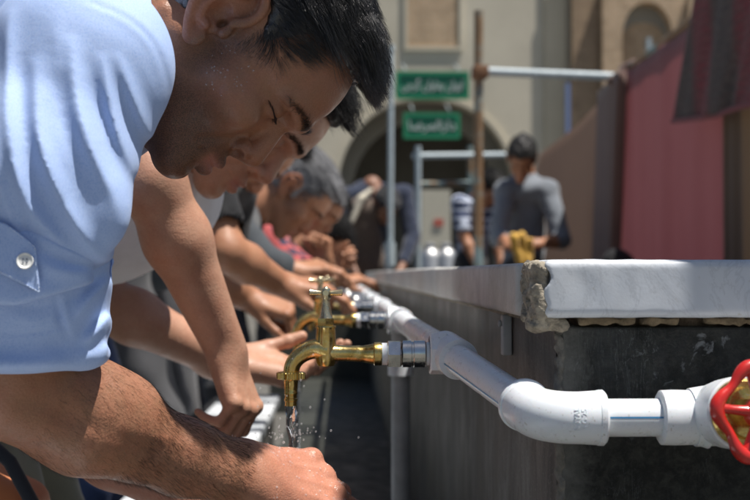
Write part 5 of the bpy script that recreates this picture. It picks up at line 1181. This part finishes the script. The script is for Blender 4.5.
o = MB().tube([V(.72, 1.02, 0), V(.72, 1.02, H+1.43), V(.565, 1.02, H+1.43), V(.565, 1.60, H+1.43), V(.72, 1.60, H+1.43), V(.72, 1.60, 0)], .010, 12).build('shade_cloth_stand', M_pole); tag(o, 'unseen thin tube stand added beside the trough to carry the shading cloth', 'stand')  # added support for the out-of-view shading cloth
# the rail the cloths hang from
rl = [onX(u, v-1, 1.53) for u, v in ((616, 80), (700, 16))]; o = MB().tube([rl[0], rl[0]+(rl[1]-rl[0])*2.6], .02, 14).build('cloth_rail', M_pole); tag(o, 'rusty rail carrying the top edge of the pink cloth', 'rail')
MB().tube([V(rl[0][0], rl[0][1], 0), rl[0]], .02, 14).build('rail_post', M_pole, o)
q = rl[0]+(rl[1]-rl[0])*2.6; MB().tube([V(q[0], q[1], 0), q], .02, 14).build('rail_post', M_pole, o)
v, f = sculpt([U(Cap(P(622, 78, 6.6), P(632, 66, 6.6), .05, .035)), U(Cap(P(616, 80, 6.6), P(622, 88, 6.6), .04, .03), .02)], .012, 1, wav(99, 50, .012)); o = link('rope_knot', np_mesh('rope_knot', v, f), M_dkb); tag(o, 'dark knotted rag tied where the rail meets the cloths', 'knot')
# patterned carpet with a fringe
def carpet_mat():
    t = NT('red_patterned_carpet'); s = t.n('ShaderNodeSeparateXYZ'); c = t.coord(); t.l(c, s.inputs[0])
    w = t.n('ShaderNodeTexWave', wave_type='BANDS', bands_direction='Y'); w.inputs['Scale'].default_value = .62; w.inputs['Distortion'].default_value = 1.2; t.l(c, w.inputs[0])
    col = t.ramp(w.outputs['Fac'], [(.25, (.050, .042, .040)), (.45, (.075, .05, .045)), (.65, (.13, .022, .028)), (.85, (.18, .02, .032))])
    vo = t.n('ShaderNodeTexVoronoi'); vo.inputs['Scale'].default_value = 45; t.l(t.coord((1, 1, 1.6)), vo.inputs['Vector'])
    col = t.mix(t.ramp(vo.outputs['Distance'], [(.25, g3(.75)), (.6, g3(0))]), col, (.13, .09, .075))
    zig = t.n('ShaderNodeTexWave', wave_type='BANDS', bands_direction='Z'); zig.inputs['Scale'].default_value = 9; zig.inputs['Distortion'].default_value = 6; t.l(c, zig.inputs[0])
    col = t.mix(t.ramp(zig.outputs['Fac'], [(.6, g3(0)), (.9, g3(.4))]), col, (.05, .015, .02)); t.base(col); t.set(Roughness=.95, Sheen_Weight=.1)
    t.bump(t.noise(150, 4), .6, .006); return t.m
XC = 1.40
left = [onX(700, -20, XC), onX(694, 12, XC), onX(687, 76, XC), onX(674, 121, XC)]
top = [onX(702, -30, XC), onX(740, -40, XC), onX(800, -60, XC), onX(900, -90, XC)]; bot = [onX(674, 121, XC), onX(716, 115, XC), onX(752, 104, XC), onX(900, 76, XC)]
o = cloth('carpet', 'dark red and grey patterned carpet draped over the top of the pink cloth', top, bot, carpet_mat(), .010, 16, 8, nx=80, thick=.014); o['category'] = 'carpet'
bb_ = [q-V(.006, 0, .002) for q in spline(bot, 8)]; MB().tube(bb_, .011, 8).build('border', fabric('dark_red_border', (.16, .006, .015)), o)
# small dark thing at the foot of the pink cloth, seen over the slab
v, f = sculpt([U(Ell(P(618, 270, 5.4), (.07, .08, .09))), U(Ell(P(626, 268, 5.5), (.05, .06, .06)), .04)], .014, 1, wav(98, 30, .01)); o = link('dark_bundle', np_mesh('dark_bundle', v, f), fabric('black_cotton', (.012, .012, .015))); tag(o, 'dark bundle just above the slab at the foot of the pink cloth', 'bundle')
bz = P(620, 268, 5.4); MB().tube([V(bz[0], bz[1], 0), bz], .05, 12).build('bundle_stand', M_dkb, o)

# the building with the great arch
BY = 28.0
M_cream = simple('cream_render', (.62, .565, .45), .9, var=.10, vs=.6, bs=.3, bscale=8, bd=.01)
M_brick = brick_mat('tan_brickwork', (.60, .41, .25), (.50, .33, .19), (.56, .48, .37)); M_brick2 = brick_mat('brown_brickwork', (.38, .26, .16), (.32, .21, .13), (.38, .30, .21))
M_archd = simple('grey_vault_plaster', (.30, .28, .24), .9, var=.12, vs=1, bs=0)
bd_ = empty('arched_building', (2.0, BY, 0), 'cream rendered building with a great pointed arch', 'building')
px = lambda u: P(u, 274, BY)[0]; pz = lambda v: P(341, v, BY)[2]
def arch(u0, u1, vs_, va, n=14):
    x0, x1, zs, za = px(u0), px(u1), pz(vs_), pz(va); xc = (x0+x1)/2; pts_ = []
    for t in np.linspace(0, 1, n): a = t*math.pi/2; pts_.append((xc-(xc-x0)*math.cos(a)**.88, zs+(za-zs)*math.sin(a)**1.08))
    return [(x0, 0)] + pts_ + [(2*xc-x, z) for x, z in pts_[::-1][1:]] + [(x1, 0)]
ar = arch(338, 514, 186, 99); TZ = pz(-60)
x0, x1 = -14.0, px(571); poly = [(x0, 0)] + ar + [(x1, 0), (x1, TZ), (x0, TZ)]
MB().prism(poly, BY, BY+.5).build('facade', M_cream, bd_, smooth=False)
ar2 = arch(352, 500, 190, 116); pl2 = [(ar[0][0]-.4, 0)] + ar2 + [(ar[-1][0]+.4, 0), (ar[-1][0]+.4, pz(80)), (ar[0][0]-.4, pz(80))]
MB().prism(pl2, BY+1.0, BY+1.3).build('inner_arch', M_archd, bd_, smooth=False)
MB().box((ar[0][0]-.9, BY+.5, 0), (ar[0][0]-.4, BY+5, 6.5)).box((ar[-1][0]+.4, BY+.5, 0), (ar[-1][0]+.9, BY+5, 6.5)).box((ar[0][0]-.9, BY+4.9, 0), (ar[-1][0]+.9, BY+5.3, 6.5)).box((ar[0][0]-.9, BY+.5, 6.4), (ar[-1][0]+.9, BY+5.3, 6.8)).build('porch_walls', M_archd, bd_, smooth=False)
# raised architrave band round the arch
band = MB(); ou = arch(334, 518, 186, 95)
for i in range(1, len(ar)-2): band.add([(ar[i][0], BY-.06, ar[i][1]), (ar[i+1][0], BY-.06, ar[i+1][1]), (ou[i+1][0], BY-.06, ou[i+1][1]), (ou[i][0], BY-.06, ou[i][1]), (ar[i][0], BY+.002, ar[i][1]), (ar[i+1][0], BY+.002, ar[i+1][1]), (ou[i+1][0], BY+.002, ou[i+1][1]), (ou[i][0], BY+.002, ou[i][1])], [(0, 1, 2, 3), (4, 7, 6, 5), (0, 4, 5, 1), (3, 2, 6, 7)])
band.build('arch_moulding', M_cream, bd_, smooth=False)
w_ = MB().box((px(408), BY-.012, pz(46)), (px(459), BY+.05, pz(-30))).build('bricked_window', M_brick, bd_, smooth=False)
MB().box((px(404), BY-.05, pz(50)), (px(463), BY+.0, pz(46.3))).box((px(404), BY-.05, pz(46.3)), (px(407.6), BY, pz(-30))).box((px(459.4), BY-.05, pz(46.3)), (px(463), BY, pz(-30))).build('frame', M_cream, w_, smooth=False)
MB().box((x1-.02, BY-.35, 0), (px(597), BY+.6, TZ+.3)).build('brown_pier', M_brick2, bd_, smooth=False)
MB().box((px(545), BY-.08, 0), (px(566), BY+.002, TZ)).build('render_pilaster', simple('yellowish_render', (.58, .51, .38), .9, var=.08, vs=.8, bs=0), bd_, smooth=False)
bd2 = empty('brick_building', (px(640), BY-.5, 0), 'tan brick building with a blind arch, right of the cream one', 'building')
an = []; a0, a1 = px(617), px(667); zs, za = pz(40), pz(6); xc = (a0+a1)/2
ins_ = [(a0, pz(140))] + [(xc-(xc-a0)*math.cos(t*math.pi/2)**.85, zs+(za-zs)*math.sin(t*math.pi/2)**1.15) for t in np.linspace(0, 1, 10)]
ins_ = ins_ + [(2*xc-x, z) for x, z in ins_[::-1][1:]]
xa, xb = px(598), px(681)
arc_ = [(a0, zs)] + ins_[1:-1] + [(a1, zs)]; fw = MB().box((xa, BY-.6, 0), (a0, BY-.2, 7.4)).box((a1, BY-.6, 0), (xb, BY-.2, 7.4)).box((a0, BY-.6, 0), (a1, BY-.2, pz(140)))
for (p1x, p1z), (p2x, p2z) in zip(arc_[:-1], arc_[1:]):
    if abs(p2x-p1x) > 1e-5: fw.add([(p1x, BY-.6, p1z), (p2x, BY-.6, p2z), (p2x, BY-.6, 7.4), (p1x, BY-.6, 7.4), (p1x, BY-.2, p1z), (p2x, BY-.2, p2z), (p2x, BY-.2, 7.4), (p1x, BY-.2, 7.4)], [(0, 1, 2, 3), (4, 7, 6, 5), (0, 4, 5, 1)])
fw.build('front_wall', M_brick, bd2, smooth=False)
MB().box((xa+.02, BY-.19, 0), (xb-.02, BY+.5, 7.2)).build('niche_wall', M_brick, bd2, smooth=False)
MB().box((xb, BY-.75, 0), (px(696.5), BY+.3, pz(-2))).build('corner_pier', M_brick, bd2, smooth=False)
# grey ring inside the niche: the shade of the recess put into its colour
ring_out = [(xc-(xc-a0)*math.cos(t*math.pi/2)**.85, zs+(za-zs)*math.sin(t*math.pi/2)**1.15) for t in np.linspace(0, 1, 10)]; ring_out = ring_out+[(2*xc-x, z) for x, z in ring_out[::-1][1:]]
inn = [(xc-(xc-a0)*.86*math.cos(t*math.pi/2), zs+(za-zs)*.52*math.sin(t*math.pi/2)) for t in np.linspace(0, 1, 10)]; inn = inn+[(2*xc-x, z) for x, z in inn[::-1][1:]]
mb = MB(); n_ = len(ring_out)
for i in range(n_-1): mb.add([(ring_out[i][0], BY-.25, ring_out[i][1]), (ring_out[i+1][0], BY-.25, ring_out[i+1][1]), (inn[i+1][0], BY-.2, inn[i+1][1]), (inn[i][0], BY-.2, inn[i][1])], [(0, 1, 2, 3)])
mb.build('niche_shade_ring', M_archd, bd2, smooth=False)
o = MB().box((px(638), BY-.95, 0), (px(642), BY-.75, pz(44))).build('thin_post', M_pale); tag(o, 'small pale blue post in front of the brick niche', 'post')
o = MB().box((px(557), BY-1.2, 0), (px(561), BY-1.05, pz(90))).build('thin_post', simple('blue_paint', (.18, .24, .42), .5)); tag(o, 'short blue post before the cream wall left of the brown pier', 'post')
# signs
M_sign = simple('green_sign_enamel', (.006, .16, .085), .35, bs=0, var=.08, vs=3); M_rim = simple('green_sign_rim', (.02, .25, .12), .4, bs=0); M_white = simple('white_letters', (.72, .74, .74), .5, bs=0)
# joined letter forms, already in drawing order
def fa(s): return s[::-1]
def sign(u0, u1, v0, v1, txt, lab, size, nb):
    p0, p1 = P(u0, v1, 26.9), P(u1, v0, 26.9); s = empty('green_sign', ((p0[0]+p1[0])/2, 26.9, p0[2]), lab, 'sign')
    MB().box((p0[0], 26.9, p0[2]), (p1[0], 26.98, p1[2])).build('sign_panel', M_sign, s, smooth=False)
    e = .07; MB().box((p0[0]-.01, 26.87, p0[2]-.01), (p1[0]+.01, 26.97, p0[2]+e)).box((p0[0]-.01, 26.87, p1[2]-e), (p1[0]+.01, 26.97, p1[2]+.01)).box((p0[0]-.01, 26.87, p0[2]+e), (p0[0]+e, 26.97, p1[2]-e)).box((p1[0]-e, 26.87, p0[2]+e), (p1[0]+.01, 26.97, p1[2]-e)).build('sign_rim', M_rim, s, smooth=False)
    for x_ in (p0[0]+.2, p1[0]-.2): MB().tube([V(x_, 26.95, p1[2]-.04), V(x_, 26.95, p1[2]+.06), V(x_, BY+.03, p1[2]+.35)], .015, 8).build('bracket', M_pale, s)
    text('lettering', txt, ((p0[0]+p1[0])/2, 26.885, (p0[2]+p1[2])/2), np.stack([V(1, 0, 0), V(0, 0, 1), V(0, -1, 0)], 1), size, .01, M_white, s, fit=(p1[0]-p0[0])*.84)
sign(396, 468.5, 72, 98.5, fa('\ufe8d\uf000'.replace('\uf000', '\ufbfe') + '\ufeed\ufe8d\ufee5 \ufe91\ufeec\ufe8e\ufeed\ufe8d\ufee5 \ufb94\ufeae\ufe9f\ufef0'), 'upper and wider of the two green signs with white script', .36, 2)
sign(404, 459.5, 113.5, 138, fa('\ufea9\ufe8d\ufead\ufe8d\ufedf\ufee4\ufeae\ufebf\ufe8e'), 'lower and narrower of the two green signs with white script', .34, 2)
# in the porch: a cream board and two steel cans
o = MB().box((P(421, 0, 20)[0], 19.9, 1.25), (P(450, 0, 20)[0], 20.0, P(430, 190, 20)[2])).build('cream_board', simple('cream_board_paint', (.50, .47, .38), .7)); tag(o, 'cream board with a red mark standing under the arch', 'board')
for u in (424, 447): MB().box((P(u, 0, 20)[0]-.02, 19.9, 0), (P(u, 0, 20)[0]+.02, 19.96, 1.26)).build('leg', M_pole, o)
MB().box((P(434, 0, 19.88)[0], 19.88, P(434, 226, 19.88)[2]), (P(443, 0, 19.88)[0], 19.895, P(434, 219, 19.88)[2])).build('red_mark', simple('red_paint', (.45, .10, .07), .6, bs=0), o)
for i, u in enumerate((430, 446)):
    p_ = P(u, 258, 14.0); c = empty('steel_can', (p_[0], 14.0, 0), ('left' if i == 0 else 'right') + ' one of two shiny steel water cans before the cream board', 'can', 'steel cans')
    zt_ = P(u, 246, 14)[2]
    MB().lathe([(0, .11), (.01, .125), (zt_-.12, .125), (zt_-.06, .10), (zt_-.03, .06), (zt_, .06)], (0, 0, 0), (0, 0, 1), 28).build('can_body', simple('dull_steel', (.5, .5, .5), .5, 1.0), c, local=True)
    MB().lathe([(zt_-.005, .066), (zt_+.02, .066), (zt_+.035, .03)], (0, 0, 0), (0, 0, 1), 24)  .build('lid', simple('dull_steel', (.5, .5, .5), .5, 1.0), c, local=True)
# the bag at the near left edge
w3 = [P(-60, 452, 1.55), P(-4, 452, 1.55), P(24, 500, 1.50), P(34, 560, 1.5), P(-60, 600, 1.5)]
L = [U(Box(P(-32, 530, 1.56), (.07, .055, .085), .03, np.array([[.88, 0, -.47], [0, 1, 0], [.47, 0, .88]])))]
F = fit_field(L, .004, .02).many(L); F.warp(wav(77, 30, .003)); v, f = F.mesh(1); bag = link('orange_bag', np_mesh('orange_bag', v, f), fabric('orange_cloth', (.60, .20, .07))); tag(bag, 'orange cloth bag with dark strap at the lower left corner', 'bag')
MB().tube([P(-14, 440, 1.49), P(10, 462, 1.49), P(34, 506, 1.49), P(44, 560, 1.5)], .0085, 12).build('strap', fabric('navy_strap', (.02, .025, .035)), bag)
pb = P(-32, 530, 1.56); MB().box((pb[0]-.12, 1.44, 0), (pb[0]+.10, 1.68, pb[2]-.09)).build('bag_base', M_dkb, bag, bevel=.01)
